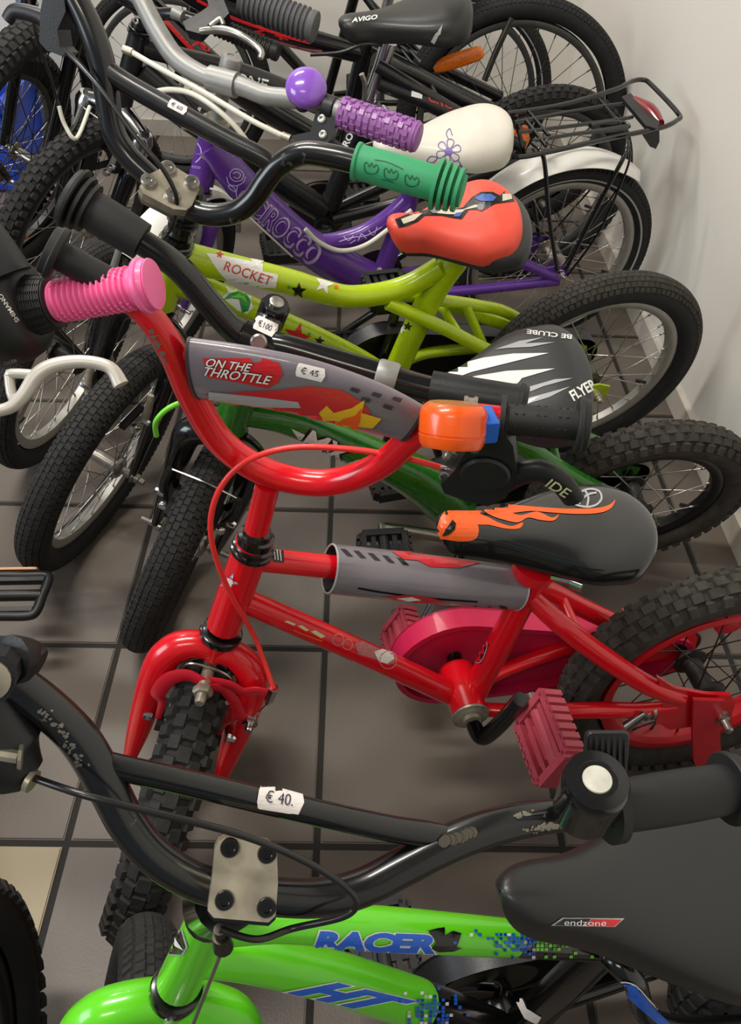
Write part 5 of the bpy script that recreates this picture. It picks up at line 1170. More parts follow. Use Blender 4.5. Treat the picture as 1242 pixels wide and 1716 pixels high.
# prints
pt = [tt]
for mm_, off_, lf in (('d_white', .10, .0008), ('d_blue', .06, .0013)): text(b, 'frame_lettering', 'RACER', (530, 1587), (722, 1594), 26, pt, M[mm_], lf, off_, .18, label='blue racer lettering' if mm_ == 'd_blue' else None)
patch(b, 'flame_print', [[(716, 1560), (730, 1556), (744, 1554), (736, 1561), (732, 1568), (744, 1567), (758, 1560), (750, 1570), (762, 1572), (772, 1564), (768, 1576), (752, 1582), (764, 1586), (774, 1588), (758, 1593), (734, 1594), (722, 1588), (730, 1578), (722, 1568)]], pt, M['d_black'], .0010)
rr = random.Random(3)
sq = {'d_blue': [], 'd_white': [], 'd_lgreen': []}
for i in range(150):
    x_ = rr.gauss(880, 34); y_ = rr.gauss(1576, 14); x_ = 800+7*round((x_-800)/7); y_ = 1540+6*round((y_-1540)/6)
    kk = 'd_blue' if x_ < 870 and rr.random() < .7 else ('d_lgreen' if x_ > 895 else rr.choice(['d_white', 'd_blue'])); sq[kk].append([(x_, y_), (x_+5.5, y_), (x_+5.5, y_+5), (x_, y_+5)])
for kk in sq:
    x = patch(b, 'pixel_print', sq[kk], [tt, tt2], M[kk], {'d_blue': .0012, 'd_white': .0009, 'd_lgreen': .0006}[kk], 20)
    if x: x['kind'] = 'stuff'
# H T letters
pt = [dt, dt2]
for mm_, off_, lf in (('d_white', .085, .0008), ('d_blue', .05, .0013)): text(b, 'frame_lettering', 'HT', (492, 1662), (680, 1706), 30, pt, M[mm_], lf, off_, 1.0)
sq = {'d_blue': [], 'd_white': []}
for i in range(90):
    x_ = rr.gauss(715, 24); y_ = rr.gauss(1694, 16); x_ = 660+7*round((x_-660)/7); y_ = 1650+6*round((y_-1650)/6); sq[rr.choice(['d_blue', 'd_blue', 'd_white'])].append([(x_, y_), (x_+5.5, y_), (x_+5.5, y_+5), (x_, y_+5)])
for kk in sq:
    x = patch(b, 'pixel_print', sq[kk], pt, M[kk], {'d_blue': .0018, 'd_white': .0015}[kk], 20)
    if x: x['kind'] = 'stuff'
patch(b, 'stay_print', [[(1034, 1646), (1062, 1650), (1078, 1668), (1096, 1690), (1122, 1716), (1106, 1720), (1076, 1692), (1050, 1668)]], [ss_], M['d_blue'], .0008); strokes(b, 'stay_print', [[(1036, 1644), (1064, 1650), (1100, 1692)]], 2, [ss_], M['d_white'], .0012)
patch(b, 'tube_label', [[(866, 1680), (874, 1668), (884, 1690), (908, 1704), (900, 1716), (880, 1706)]], [st], M['paper'], .0008, label='white paper label')
patch(b, 'head_badge', [[(299, 1536), (308, 1560), (316, 1586), (308, 1600), (276, 1602), (288, 1566)]], [h1], M['d_silver'], .0006); patch(b, 'head_badge', [[(299, 1542), (306, 1562), (312, 1586), (304, 1598), (280, 1598), (290, 1566)]], [h1], M['d_black'], .0010); patch(b, 'head_badge', [[(290, 1568), (298, 1574), (310, 1590), (296, 1584)]], [h1], M['d_white'], .0014)
pricetag(b, (470, 1340), (38, 6), 78, 38, '€ 40.', [cb, hb])
for cl, n, w in (([(70, 1190), (110, 1235), (140, 1285)], 46, 6), ([(880, 1392), (910, 1384), (940, 1382)], 36, 5), ([(860, 1368), (900, 1362)], 14, 3)):
    x = patch(b, 'paint_scuff', scuff(cl, n, w, 1.5, 5.5), [hb], mat('bare_scuffed_steel', (150, 144, 132), .35, .7), .0004, 30, label='scuffed bare metal patch')
    if x: x['kind'] = 'stuff'
# ------------------------------------------------------------------ black bicycle with the long black saddle
F = Frame(1.43, 4.95, 12, -8)
S = Steer(F, (236, 45), (201, 184), 48, .262, .035)
b = thing('bicycle', F.L(.35, 0), 'black mountain bicycle with silver suspension fork and black saddle behind the purple one', 'bicycle')
tpx(b, 'head_tube', F, [(234, 52), (202, 180)], [34, 36], M['blacksatin'])
headset(b, F, S, (201, 186), (236, 44), 40, 40)
dt = tpx(b, 'down_tube', F, [(232, 120), (300, 178), (380, 235), (460, 300), (540, 352)], [52, 56, 52, 46, 42], M['blacksatin'])
tt = tpx(b, 'top_tube', F, [(240, 80), (310, 98), (400, 122), (480, 152), (560, 186), (612, 205)], [30, 32, 34, 34, 32, 30], M['blacksatin'])
st = tpx(b, 'seat_tube', F, [(624, 168), (600, 220), (553, 345)], [34, 34, 34], M['blacksatin'])
sp = tpx(b, 'seat_post', F, [(652, 70), (620, 168)], [27, 27], M['chrome'])
P = F.P(624, 172); q_ = (F.P(652, 70)-F.P(553, 345)).normalized()
MB().lathe(P-q_*.03, q_, [(0, .020), (.002, .024), (.03, .024), (.032, .02)], 20).build('seat_clamp', M['blackplastic'], b)
MB().lathe(F.P(642, 182, .02), F.n, [(0, .009), (.012, .009), (.014, .012), (.03, .012), (.031, .008), (.026, .004)], 14).build('seat_clamp_bolt', M['chrome'], b)
tb(b, 'seat_clamp_lever', [F.P(604, 214, .03), F.P(612, 150, .04), F.P(606, 124, .04)], .006, M['steel'])
mb = MB(); c_ = F.P(556, 336); mb.lathe(c_, q_, [(0, rpx(c_, 35)), (.012, rpx(c_, 35))], 20); mb.build('tube_band', M['darksteel'], b)
BB = F.P(540, 368); bu, bw_, _ = F.uv(BB)
MB().lathe(BB-F.n*.036, F.n, [(0, .024), (.072, .024)], 20).build('bottom_bracket', M['blackplastic'], b)
ssk = frame_rest(b, F, [(632, 110, .015), (700, 150, .04), (800, 208, .055), (876, 246, .06)], [(560, 368, .02), (700, 330, .05), (876, 268, .06)], 22, 20, M['blacksatin'])
ex = tpx(b, 'brace_tube', F, [(636, 140, .02), (710, 170, .05), (800, 215, .06)], 24, M['blacksatin'])
drop(b, F, .26, M['blacksatin'], .06); axle_end(b, F, .26, .062)
wheel(b, 'rear_wheel', F.L(0, .26), F.n, F.up, .26, .050, .212, rimm=M['rimgrey'], spk=M['spokedark'], ns=28, style='knob', ax=.064)
MB().lathe(BB-F.n*.045, F.n, [(0, .075), (.003, .078), (.006, .075)], 36).build('chain_ring', M['darksteel'], b)
MB().lathe(BB-F.n*.052, F.n, [(0, .058), (.004, .06)], 36).build('chain_ring', M['blackplastic'], b)
chain(b, F, (bu, bw_), .076, (0, .26), .035, -.046)
for sg, dx in ((1, 1), (-1, -1)):
    e_ = BB+F.n*(sg*.075)+(F.h*.12+F.up*.015)*dx
    tb(b, 'crank_arm', [BB+F.n*(sg*.03), BB+F.n*(sg*.06), e_], [.011, .011, .010], M['blacksatin'])
    pedal(b, e_+F.n*(sg*.055), F.n, F.h, F.up, M['blackplastic'], .046, .04, .012)
# fork
for sg in (1, -1):
    c0 = S.p(S.lb-.022, sg*.076, .01); c1 = S.C+S.l*(sg*.068)
    d_ = (c1-c0)
    MB().tube([c0+S.a*.016, c0, c0+d_*.16], [.020, .026, .022], 18).build('fork_shoulder', M['chrome'], b)
    MB().tube([c0+d_*.14, c0+d_*.32], [.0145, .0145], 16).build('fork_stanchion', M['chrome'], b)
    MB().tube([c0+d_*.30, c0+d_*.34, c0+d_*.9, c1], [.017, .021, .018, .012], 16).build('fork_leg', M['blackgloss'], b)
    MB().lathe(c0+S.a*.016, S.a, [(0, .013), (.005, .012), (.006, .009)], 16).build('fork_cap', M['blackplastic'], b)
MB().tube([S.p(S.lb-.018, -.076, .01), S.p(S.lb-.006, -.035, .006), S.p(S.lb-.002, 0, 0), S.p(S.lb-.006, .035, .006), S.p(S.lb-.018, .076, .01)], [.018, .022, .025, .022, .018], 16, 4).build('fork_crown', M['chrome'], b)
c0 = S.p(S.lb-.022, .0, .01)
MB().tube([c0-S.a*.09-S.l*.05+S.fs*.02, c0-S.a*.052-S.l*.03+S.fs*.026, c0-S.a*.045+S.fs*.028, c0-S.a*.052+S.l*.03+S.fs*.026, c0-S.a*.09+S.l*.05+S.fs*.02], .013, 12, 4).build('fork_arch', M['blackplastic'], b)
wheel(b, 'front_wheel', S.C, S.l, S.a, .262, .052, .212, rimm=M['rimgrey'], spk=M['spoke'], ns=28, style='knob', ax=.055)
vbrake(b, S, .17, M['alloy'], .052, .095)
Tp = S.C+S.a*.265; 
tb(b, 'brake_cable', [PZ(45, -20, 1.55), PZ(62, 65, 1.6), PZ(85, 130, 1.7), PZ(98, 175, 1.75), PZ(118, 220, 1.78), Tp-S.l*.05+S.fs*.02], .0028, M['blackcable'])
tb(b, 'cable_noodle', [PZ(99, 178, 1.74), PZ(108, 208, 1.76), PZ(128, 232, 1.78), Tp-S.l*.03+S.fs*.026+S.a*.012], .0042, M['whitecable'])
tb(b, 'brake_wire', [Tp-S.l*.05+S.fs*.024, Tp+S.l*.055+S.fs*.024], .0016, M['steel'])
# bar of this bicycle
S.bar(.06, .05, .2, -.1)
MB().tube([S.p(.03, 0, 0), S.p(.06, 0, .0), S.p(.06, 0, .05)], [.016, .018, .017], 16).build('stem', M['blackplastic'], b)
C_ = S.p(.06, 0, .05)
MB().tube([C_-S.l*.30+S.a*.06-S.fs*.05, C_-S.l*.12+S.a*.03, C_-S.l*.05, C_+S.l*.05, C_+S.l*.12+S.a*.03, C_+S.l*.30+S.a*.06-S.fs*.05], .0115, 14, 5).build('handlebar', M['blacksatin'], b)
for sg in (1, -1):
    A_ = C_+S.l*(.17*sg)+S.a*.042-S.fs*.018; B_ = C_+S.l*(.30*sg)+S.a*.06-S.fs*.05; grip(b, A_, B_, .0165, M['rubber'], 'ring')
sd = saddle(b, F.P(566, 26), F.P(788, -14), F.up, F.n, .034, .095, .034, M['saddleblack'], dip=.008, taper=.15, full=.8)
text(b, 'saddle_lettering', 'AVIGO', (590, 38), (633, 32), 7, [sd], M['d_white'], .001, .03, .3)
patch(b, 'saddle_scuff', [[(722, 70), (730, 56), (740, 50), (734, 62), (728, 74)], [(728, 62), (742, 40), (738, 58)]], [sd], M['d_silver'], .0008)
mb = MB()
for dx in (0, 14): mb.tube([F.P(652+dx, 72, -.02), F.P(668+dx, 78, .0), F.P(690+dx, 104, .02)], .0036, 8, 4)
x = mb.build('saddle_rail', M['chrome'], b); x['kind'] = 'stuff'
text(b, 'frame_lettering', 'A L', (284, 196), (338, 208), 26, [dt], M['d_white'], .0008, .02, .2); text(b, 'frame_lettering', 'A L', (286, 196), (336, 207), 21, [dt], M['d_black'], .0013, -.01, .2)
text(b, 'frame_lettering', 'ONE', (392, 138), (446, 151), 17, [tt], M['d_white'], .0008, .02, .1); text(b, 'frame_lettering', 'ONE', (394, 137), (444, 149), 13, [tt], M['d_black'], .0013, -.01, .1)
text(b, 'frame_lettering', 'RO', (583, 246), (593, 226), 10, [st], M['d_white'], .001, .03)
text(b, 'frame_lettering', 'CROSS', (716, 168), (778, 192), 13, [ex], M['d_red'], .001, .02)
patch(b, 'frame_sticker', [[(690, 151), (708, 156), (707, 166), (689, 161)]], [ex], M['d_white'], .0012)
patch(b, 'frame_sticker', [[(262, 196), (300, 200), (330, 222), (300, 214)], [(312, 180), (322, 184), (318, 200), (310, 196)]], [dt], M['d_cream'], .0009)
cf = bvh([ssk])
x = MB().tube([F.P(728, 118, .0), F.P(745, 108, .0), F.P(800, 90, .0), F.P(810, 86, .0)], [.006, .017, .017, .008], 12, 3, squash=(F.n, .5)).build('spoke_reflector', M['orangeref'], b)
x = MB().tube([F.P(866, 222, .0), F.P(874, 236, .0), F.P(880, 212, .0)], [.016, .022, .008], 12, 3).build('rear_reflector', M['orangeref'], b)
tb(b, 'gear_cable', [F.P(520, 92, .03), F.P(570, 88, .04), F.P(610, 74, .04), F.P(640, 76, .03)], .0035, M['blackcable'])
tb(b, 'gear_cable', [F.P(300, 150, .04), F.P(330, 185, .05), F.P(380, 240, .05), F.P(470, 300, .05)], .0028, M['blackcable'])
# ------------------------------------------------------------------ big black bicycle by the back wall
F = Frame(1.36, 5.84, 1.4, -4)
S = Steer(F, (112, -150), (96, -75), 62, .32, .04); S0 = S
b = thing('bicycle', F.L(.4, 0), 'large black and red mountain bicycle with grey grip, rear wheel tall against the wall corner', 'bicycle')
R3 = .32
wheel(b, 'rear_wheel', F.L(0, R3), F.n, F.up, R3, .056, .262, rimm=M['rimgrey'], spk=M['spokedark'], ns=32, style='road', ax=.066)
tpx(b, 'head_tube', F, [(112, -150), (97, -80)], [34, 36], M['blackgloss'])
tt = tpx(b, 'top_tube', F, [(115, -120), (250, -60), (330, -8), (400, 26), (480, 56), (575, 82), (610, 92)], [34, 38, 42, 42, 38, 32, 28], M['blackgloss'])
dt = tpx(b, 'down_tube', F, [(100, -95), (220, -10), (300, 60), (400, 150), (520, 225), (600, 262)], [44, 46, 44, 42, 40, 40], M['blackgloss'])
st = tpx(b, 'seat_tube', F, [(640, 40), (610, 92), (575, 262)], [28, 30, 32], M['blackgloss'])
tb(b, 'seat_post', [F.P(640, 40), F.P(662, -40)], .0135, M['steel'])
frame_rest(b, F, [(624, 80, .015), (700, 120, .05), (790, 165, .062), (850, 195, .066)], [(600, 262, .02), (720, 240, .055), (850, 205, .066)], 20, 18, M['blackgloss'])
BB = F.P(585, 262); bu, bw_, _ = F.uv(BB)
MB().lathe(BB-F.n*.036, F.n, [(0, .024), (.072, .024)], 20).build('bottom_bracket', M['blackplastic'], b)
MB().lathe(BB-F.n*.05, F.n, [(0, .075), (.004, .078)], 36).build('chain_ring', M['darksteel'], b)
chain(b, F, (bu, bw_), .08, (0, R3), .035, -.05)
for sg, dx in ((1, 1), (-1, -1)):
    e_ = BB+F.n*(sg*.075)+(F.h*.04-F.up*.15)*dx
    tb(b, 'crank_arm', [BB+F.n*(sg*.03), BB+F.n*(sg*.06), e_], [.011, .011, .010], M['blacksatin'])
    pedal(b, e_+F.n*(sg*.055), F.n, F.h, F.up, M['blackplastic'], .046, .04, .012)
drop(b, F, R3, M['blackgloss'], .06); axle_end(b, F, R3, .066)
sd = saddle(b, F.P(585, -62), F.P(790, -86), F.up, F.n, .028, .08, .04, M['saddleblack'])
tb(b, 'seat_stay_guard', [F.P(858, 30, .04), F.P(830, 90, .05), F.P(812, 135, .06)], .008, M['darksteel'])
WCn = V(PH(42, 262, .32)); S.C = WCn; fh = -V((math.cos(math.radians(70)), math.sin(math.radians(70)), 0)); S.a = (Z*.92-Y*.06+X*.36).normalized(); S.fs = (fh-S.a*fh.dot(S.a)).normalized(); S.l = S.a.cross(S.fs)
wheel(b, 'front_wheel', S.C, S.l, S.a, .335, .068, .275, rimm=M['rimblack'], spk=M['spokedark'], ns=32, style='knob', ax=.055)
for sg in (1, -1): tb(b, 'fork_leg', [S.C+S.l*(sg*.058), S.C+S.l*(sg*.06)+S.a*.36-S.fs*.03, S.C+S.l*(sg*.02)+S.a*.40-S.fs*.035], [.012, .017, .017], M['blackgloss'])
tb(b, 'steerer', [S.C+S.a*.39-S.fs*.035, S.C+S.a*.56-S.fs*.05], .018, M['blackgloss'])
x = MB().tube([PZ(42, 292, depth(S.C)+.02), PZ(6, 378, depth(S.C)+.0)], [.014, .014], 12, squash=(S.l, .4)).build('spoke_reflector', M['orangeref'], b)
x = MB().tube([PZ(44, 395, depth(S.C)), PZ(18, 420, depth(S.C))], [.016, .020], 12, squash=(S.l, .4)).build('spoke_reflector', M['orangeref'], b)
for p0, p1, s_ in (((398, 20), (440, 36), 'K-R'), ((424, 52), (480, 72), '2 +')):
    text(b, 'frame_lettering', s_, p0, p1, 12, [tt], M['d_white'] if s_[0] == 'K' else M['d_red'], .001, .02)
strokes(b, 'frame_stripe', [[(330, 0), (390, 30), (470, 58), (520, 72)]], 5, [tt], M['d_red']); strokes(b, 'frame_stripe', [[(440, 62), (500, 80), (540, 86)]], 4, [tt], mat('decal_rose', (214, 130, 130), .4))
strokes(b, 'frame_stripe', [[(262, 18), (300, 60), (330, 92)]], 7, [dt], M['d_red']); patch(b, 'frame_stripe', [[(320, 78), (334, 60), (350, 74), (352, 88), (340, 84), (334, 74)]], [dt], M['d_red'])
# grey grip and lever, near end of its bar
A_, B_ = PZ(405, 0, 1.62), PZ(528, 46, 1.62)
grip(b, A_, B_, 1.62/FPX*25, mat('grey_grip_rubber', (84, 84, 86), .6, bump=.2), 'ring')
gx = (B_-A_).normalized()
MB().tube([A_-gx*.35+V((0, 0, -.05)), A_-gx*.2+V((0, 0, -.03)), A_-gx*.05, A_+gx*.12], .0115, 14, 5).build('handlebar', M['blacksatin'], b)
mb = MB(); mb.prism([PZ(x, y, 1.60) for x, y in ((345, -10), (372, -8), (384, 22), (372, 34), (350, 40), (334, 56), (312, 50), (306, 36), (330, 24), (350, 10))], CF*.03); lv = mb.build('brake_lever', M['blackplastic'], b, ang=30)
x = MB().tube([PZ(336, 52, 1.6), PZ(370, 50, 1.59), PZ(400, 58, 1.58), PZ(428, 76, 1.58), PZ(438, 88, 1.58), PZ(436, 98, 1.58)], [.006, .008, .0075, .007, .007, .006], 10, 5).build('lever_blade', M['steel'], b); sub(x, lv)
x = MB().tube([PZ(352, 44, 1.59), PZ(362, 36, 1.59), PZ(370, 32, 1.59), PZ(374, 42, 1.59)], .005, 10, 4).build('lever_loop', M['steel'], b); sub(x, lv)
x = MB().tube([PZ(290, 20, 1.6), PZ(306, 28, 1.6)], [.012, .010], 12).build('cable_adjuster', M['alloy'], b); sub(x, lv)
# ------------------------------------------------------------------ last bicycle, its rear wheel seen through the big one
F = Frame(1.0, 6.75, 0, -3)
b = thing('bicycle', F.L(.4, 0), 'bicycle at the very back, its white-striped tyre seen through the big rear wheel', 'bicycle')
wheel(b, 'rear_wheel', F.L(0, .29), F.n, F.up, .29, .045, .24, rimm=M['rimgrey'], spk=M['spoke'], ns=28, style='road', stripe=True)
S = Steer(F, (60, -150), (45, -75), 40, .29, .04)
H0, H1 = F.L(.72, .74), F.L(.76, .60)
MB().tube([H0, H1], .019, 16).build('head_tube', M['blackgloss'], b)
bb_ = F.L(.40, .27); sc__ = F.L(.30, .62)
tb(b, 'down_tube', [F.L(.75, .62), bb_], .018, M['blackgloss']); tb(b, 'top_tube', [F.L(.73, .70), F.L(.31, .58)], .015, M['blackgloss'])
tb(b, 'seat_tube', [bb_, sc__, F.L(.27, .72)], .015, M['blackgloss'])
fh = -V((math.cos(math.radians(70)), math.sin(math.radians(70)), 0)); ml_ = Z.cross(fh)
for sg in (1, -1):
    tb(b, 'seat_stay', [F.L(.31, .57, .01*sg), F.L(.2, .46, .04*sg), F.L(0, .29, .058*sg)], .008, M['blackgloss']); tb(b, 'chain_stay', [F.L(.38, .27, .02*sg), F.L(.25, .275, .05*sg), F.L(0, .29, .058*sg)], .009, M['blackgloss'])
    tb(b, 'fork_leg', [F.L(.765, .58, .03*sg), F.L(.80, .46, .052*sg), F.L(.86, .29, .052*sg)], [.014, .013, .009], M['blackgloss'])
wheel(b, 'front_wheel', F.L(.86, .29), F.n, F.up, .29, .045, .24, rimm=M['rimgrey'], spk=M['spoke'], ns=28, style='road')
saddle(b, F.L(.40, .78), F.L(.16, .79), F.up, F.n, .025, .08, .035, M['saddleblack'])
mb = MB(); mb.tube([F.L(.71, .78), H0], .014, 12); mb.tube([F.L(.66, .86, -.28), F.L(.71, .82, -.1), F.L(.715, .80, 0), F.L(.71, .82, .1), F.L(.66, .86, .28)], .0115, 12, 5); mb.build('handlebar', M['blacksatin'], b)
MB().tube([F.L(.03, .42), F.L(.05, .50)], [.02, .016], 12, squash=(F.n, .3)).build('spoke_reflector', M['orangeref'], b)
# ------------------------------------------------------------------ tall blue-grey stand and blue crate
g0 = PH(8, 270, 0.0)
g0 = V(PZ(24, 60, 2.74)); g0.z = 0; g0.x += .06
stn = thing('steel_rack', g0, 'pale blue-grey steel rack upright standing behind the knobby wheels', 'rack')
mb = MB(); mb.box(g0+Z*.6, X*.028, Y*.02, Z*.6, .006); mb.build('upright', mat('blue_grey_steel', (138, 156, 182), .35, .3, coat=.2), stn)
mb = MB(); mb.box(g0+Z*.01, X*.09, Y*.14, Z*.01, .006); mb.build('foot', MATS['blue_grey_steel'], stn)
for zz_ in (.45, .85): MB().lathe(g0+Z*zz_+X*.028, X, [(0, .008), (.006, .008), (.008, .006)], 14).build('bolt', M['steel'], stn)
c0 = PH(22, 400, 0.0); c0 = V(PZ(8, 235, 2.85)); c0.z = 0; c0.x -= .05; c0.y -= .04
crt = thing('storage_crate', c0, 'blue plastic storage crate standing on the floor behind knobby wheels', 'crate')
mb = MB(); mb.box(c0+Z*.012, X*.15, Y*.2, Z*.012, .01); mb.build('crate_bottom', M['bluecrate'], crt)
for ax_, dv, hw in ((X, .15, Y*.2), (X, -.15, Y*.2), (Y, .2, X*.15), (Y, -.2, X*.15)):
    mb = MB(); mb.box(c0+ax_*dv+Z*.13, hw, Z*.12, ax_*.006); mb.build('side_panel', M['bluecrate'], crt, smooth=False)
    mb = MB(); mb.box(c0+ax_*dv+Z*.25, hw*1.03, Z*.012, ax_*.014); mb.build('rim_lip', M['bluecrate'], crt, smooth=False)

# ------------------------------------------------------------------ bicycle at the far left, only a knobby tyre in view
MC = V(PH(-16, 282, .29)); fh = -V((math.cos(math.radians(70)), math.sin(math.radians(70)), 0)); ma = (Z*.92-Y*.11+X*.36).normalized(); mf = (fh-ma*fh.dot(ma)).normalized(); ml = ma.cross(mf)
b = thing('bicycle', (MC.x-.3, MC.y, 0), 'bicycle in front of the blue crate showing only its knobby tyre and thin spokes', 'bicycle')
wheel(b, 'front_wheel', MC, ml, ma, .30, .062, .245, rimm=M['rimgrey'], spk=M['spoke'], ns=28, style='knob')
HT = MC+Z*.40+V((-.20, .02, 0))
for sg in (1, -1): tb(b, 'fork_leg', [HT+ml*(sg*.02), HT-Z*.05+ml*(sg*.05), MC+ml*(sg*.052)], [.016, .016, .009], M['blackgloss'])
tb(b, 'head_tube', [HT-Z*.01, HT+Z*.12+V((-.04, 0, 0))], .018, M['blackgloss'])
RW = V((MC.x-1.0, MC.y+.05, .30)); bbm = MC*.55+RW*.45+Z*.02
tb(b, 'down_tube', [HT+Z*.04, bbm], .018, M['blackgloss']); tb(b, 'top_tube', [HT+Z*.09, bbm+V((-.12, 0, .34))], .015, M['blackgloss']); tb(b, 'seat_tube', [bbm, bbm+V((-.13, 0, .38))], .015, M['blackgloss'])
for sg in (1, -1): tb(b, 'chain_stay', [bbm+Y*(.02*sg), RW+Y*(.05*sg)], .008, M['blackgloss']); tb(b, 'seat_stay', [bbm+V((-.12, .01*sg, .33)), RW+Y*(.05*sg)], .007, M['blackgloss'])
wheel(b, 'rear_wheel', RW, Y, Z, .30, .06, .245, rimm=M['rimgrey'], spk=M['spoke'], ns=28, style='knob')
saddle(b, bbm+V((0, 0, .47)), bbm+V((-.25, 0, .48)), Z, Y, .025, .08, .035, M['saddleblack'])
# ------------------------------------------------------------------ bicycle on the left whose pink grip reaches into view
zb = .66
G0, G1 = PZ(94, 505, .655), PZ(236, 480, .640)
gx = (G1-G0).normalized()
base = PH(-420, 980, 0.0)
b = thing('bicycle', (G0.x-.55, G0.y+.10, 0), 'bicycle reaching into view with pink ribbed grip, twist shifter and silver brake lever', 'bicycle')
def bb0(): return V(b['_L'])
gr = grip(b, G0, G1, .0152, M['pink'], 'ring', .0205, label='pink ribbed rubber grip')
gy = (CAMP-G0).normalized(); gy = (gy-gx*gy.dot(gx)).normalized(); gz = gx.cross(gy)
mb = MB()
for i in range(13):
    for j in range(-6, 7):
        a_ = j*.25+(.12 if i % 2 else 0)
        if abs(a_) < .55: continue
        o_ = gy*math.cos(a_)+gz*math.sin(a_); mb.lathe(G0+(G1-G0)*(.07+.068*i)+o_*.0156, o_, [(0, .0012), (.0010, .0008)], 6)
x = mb.build('grip_studs', M['pink'], b); x['kind'] = 'stuff'
MB().lathe(G1+gx*.010, gx, [(0, .0190), (.001, .0185), (.0018, .015), (.002, .0)], 32).build('grip_end', M['pink'], b)
mb = MB(); L_ = .020; prof = [(-L_*.02, .015)]
for i in range(37): prof.append((-L_*i/36, .0190+.0030*i/36+(.0007 if i % 3 else -.0007)))
prof.append((-L_*1.02, .016)); mb.lathe(G0, gx, prof, 32); mb.build('twist_shifter', M['rubber'], b)
mb = MB()
for i in range(8):
    for j in range(-7, 8):
        o_ = gy*math.cos(j*.3)+gz*math.sin(j*.3); mb.box(G0-gx*(.003+.0022*i)+o_*(.0196+.0004*i), gx*.0010, gx.cross(o_)*.0020, o_*.0005)
x = mb.build('shifter_ribs', M['rubber'], b, smooth=False); x['kind'] = 'stuff'
H0 = G0-gx*.020
mb = MB(); mb.lathe(H0, -gx, [(-.002, .024), (0, .030), (.004, .036), (.016, .041), (.040, .042), (.05, .036), (.055, .02)], 36)
hs = mb.build('shifter_housing', M['blackplastic'], b)
x = MB().tube([H0-gx*.02-gz*.02+gy*.01, H0-gx*.03-gz*.055+gy*.012, H0-gx*.045-gz*.085+gy*.01], [.030, .026, .016], 16, 4).build('shifter_body', M['blackplastic'], b); sub(x, hs)
tree = bvh([hs, x])
text(b, 'shifter_lettering', 'SHIMANO', (32, 537), (2, 492), 7, tree, M['d_white'], .0006, .01)
text(b, 'shifter_lettering', 'REVO', (26, 600), (6, 606), 6, tree, M['d_silver'], .0006, .0)
# handlebar, stem, frame out of view
A_ = H0-gx*.05; C_ = H0-gx*.34-Z*.02
tb(b, 'handlebar', [G1-gx*.004, G0, H0, A_, H0-gx*.2+Z*-.01, C_-gx*.02, C_-gx*.2+Z*.0, C_-gx*.36+Z*.02], .0115, M['steel'])
grip(b, C_-gx*.25+Z*.01, C_-gx*.38+Z*.022, .0185, M['pink'], 'ring', .03)
T_ = C_+V((0, .03, -.04)); Bt = V((T_.x-.03, T_.y+.02, .42))
tb(b, 'stem', [C_, T_, Bt+Z*.14], [.016, .016, .014], M['steel'])
tb(b, 'head_tube', [Bt+Z*.13, Bt], .02, M['pink'])
WC = V((Bt.x-.12, Bt.y+.03, .245)); fd = V((-.75, .66, 0)).normalized(); nn_ = Z.cross(fd)
for sg in (1, -1): tb(b, 'fork_leg', [Bt-Z*.01+nn_*(sg*.03), Bt-Z*.06+nn_*(sg*.05), WC+nn_*(sg*.05)], [.014, .013, .008], M['pink'])
wheel(b, 'front_wheel', WC, nn_, Z, .245, .046, .20, ns=28, style='block')
RW = WC-fd*0+V((-.86, .0, 0)); 
tb(b, 'down_tube', [Bt+Z*.03, RW+V((.38, 0, .02))], .017, M['pink']); tb(b, 'seat_tube', [RW+V((.38, 0, .02)), RW+V((.26, 0, .34))], .015, M['pink'])
for sg in (1, -1): tb(b, 'chain_stay', [RW+V((.38, .02*sg, .02)), RW+V((0, .05*sg, 0))], .008, M['pink']); tb(b, 'seat_stay', [RW+V((.28, .01*sg, .30)), RW+V((0, .05*sg, 0))], .007, M['pink'])
wheel(b, 'rear_wheel', RW, Y, Z, .245, .046, .20, ns=28, style='block')
saddle(b, RW+V((.38, 0, .42)), RW+V((.14, 0, .43)), Z, Y, .025, .08, .035, M['whitevinyl'])
# silver lever
lv = MB().tube([PZ(-30, 692, .60), PZ(14, 684, .60), PZ(38, 664, .60), PZ(62, 630, .60), PZ(92, 612, .60), (PZ(140, 606, .60)), PZ(184, 616, .60), PZ(203, 645, .60)], [.0042, .0044, .0050, .0056, .0052, .0046, .0046, .0056], 14, 6, squash=(CF, .8)).build('brake_lever', mat('lever_alloy', (200, 194, 184), .4, .35), b)
x = MB().tube([PZ(60, 628, .601), PZ(20, 626, .603), PZ(16, 634, .604), PZ(22, 668, .603), PZ(36, 662, .601)], .0036, 10, 3).build('lever_web', MATS['lever_alloy'], b); sub(x, lv)
# ------------------------------------------------------------------ bicycle with the brown-rimmed wheel under the pink grip
C_ = PH(112, 596, .225); _h = V((math.cos(math.radians(73)), math.sin(math.radians(73)), 0)); _a = V((.33, -.08, .93)).normalized(); n_ = (-_h).cross(_a).normalized()
C_ = V(C_)
b = thing('bicycle', (C_.x-.3, C_.y+.1, 0), 'bicycle under the pink grip showing only spokes and black tyre', 'bicycle')
up_ = (Z-n_*Z.dot(n_)).normalized(); fd = up_.cross(n_)
if fd.y < 0: fd = -fd
C_.z = .235*up_.z
wheel(b, 'front_wheel', C_, n_, up_, .235, .046, .19, hubm=M['rubber'], ns=28, style='block')
HT_ = C_+Z*.34+V((-.17, -.05, 0))
for sg in (1, -1): tb(b, 'fork_leg', [HT_-Z*.01+n_*(sg*.02), HT_-Z*.05+V((.02, .01, 0))+n_*(sg*.05), C_+n_*(sg*.052)], [.016, .016, .009], M['blackgloss'])
HT = C_+Z*.34+V((-.17, -.05, 0))
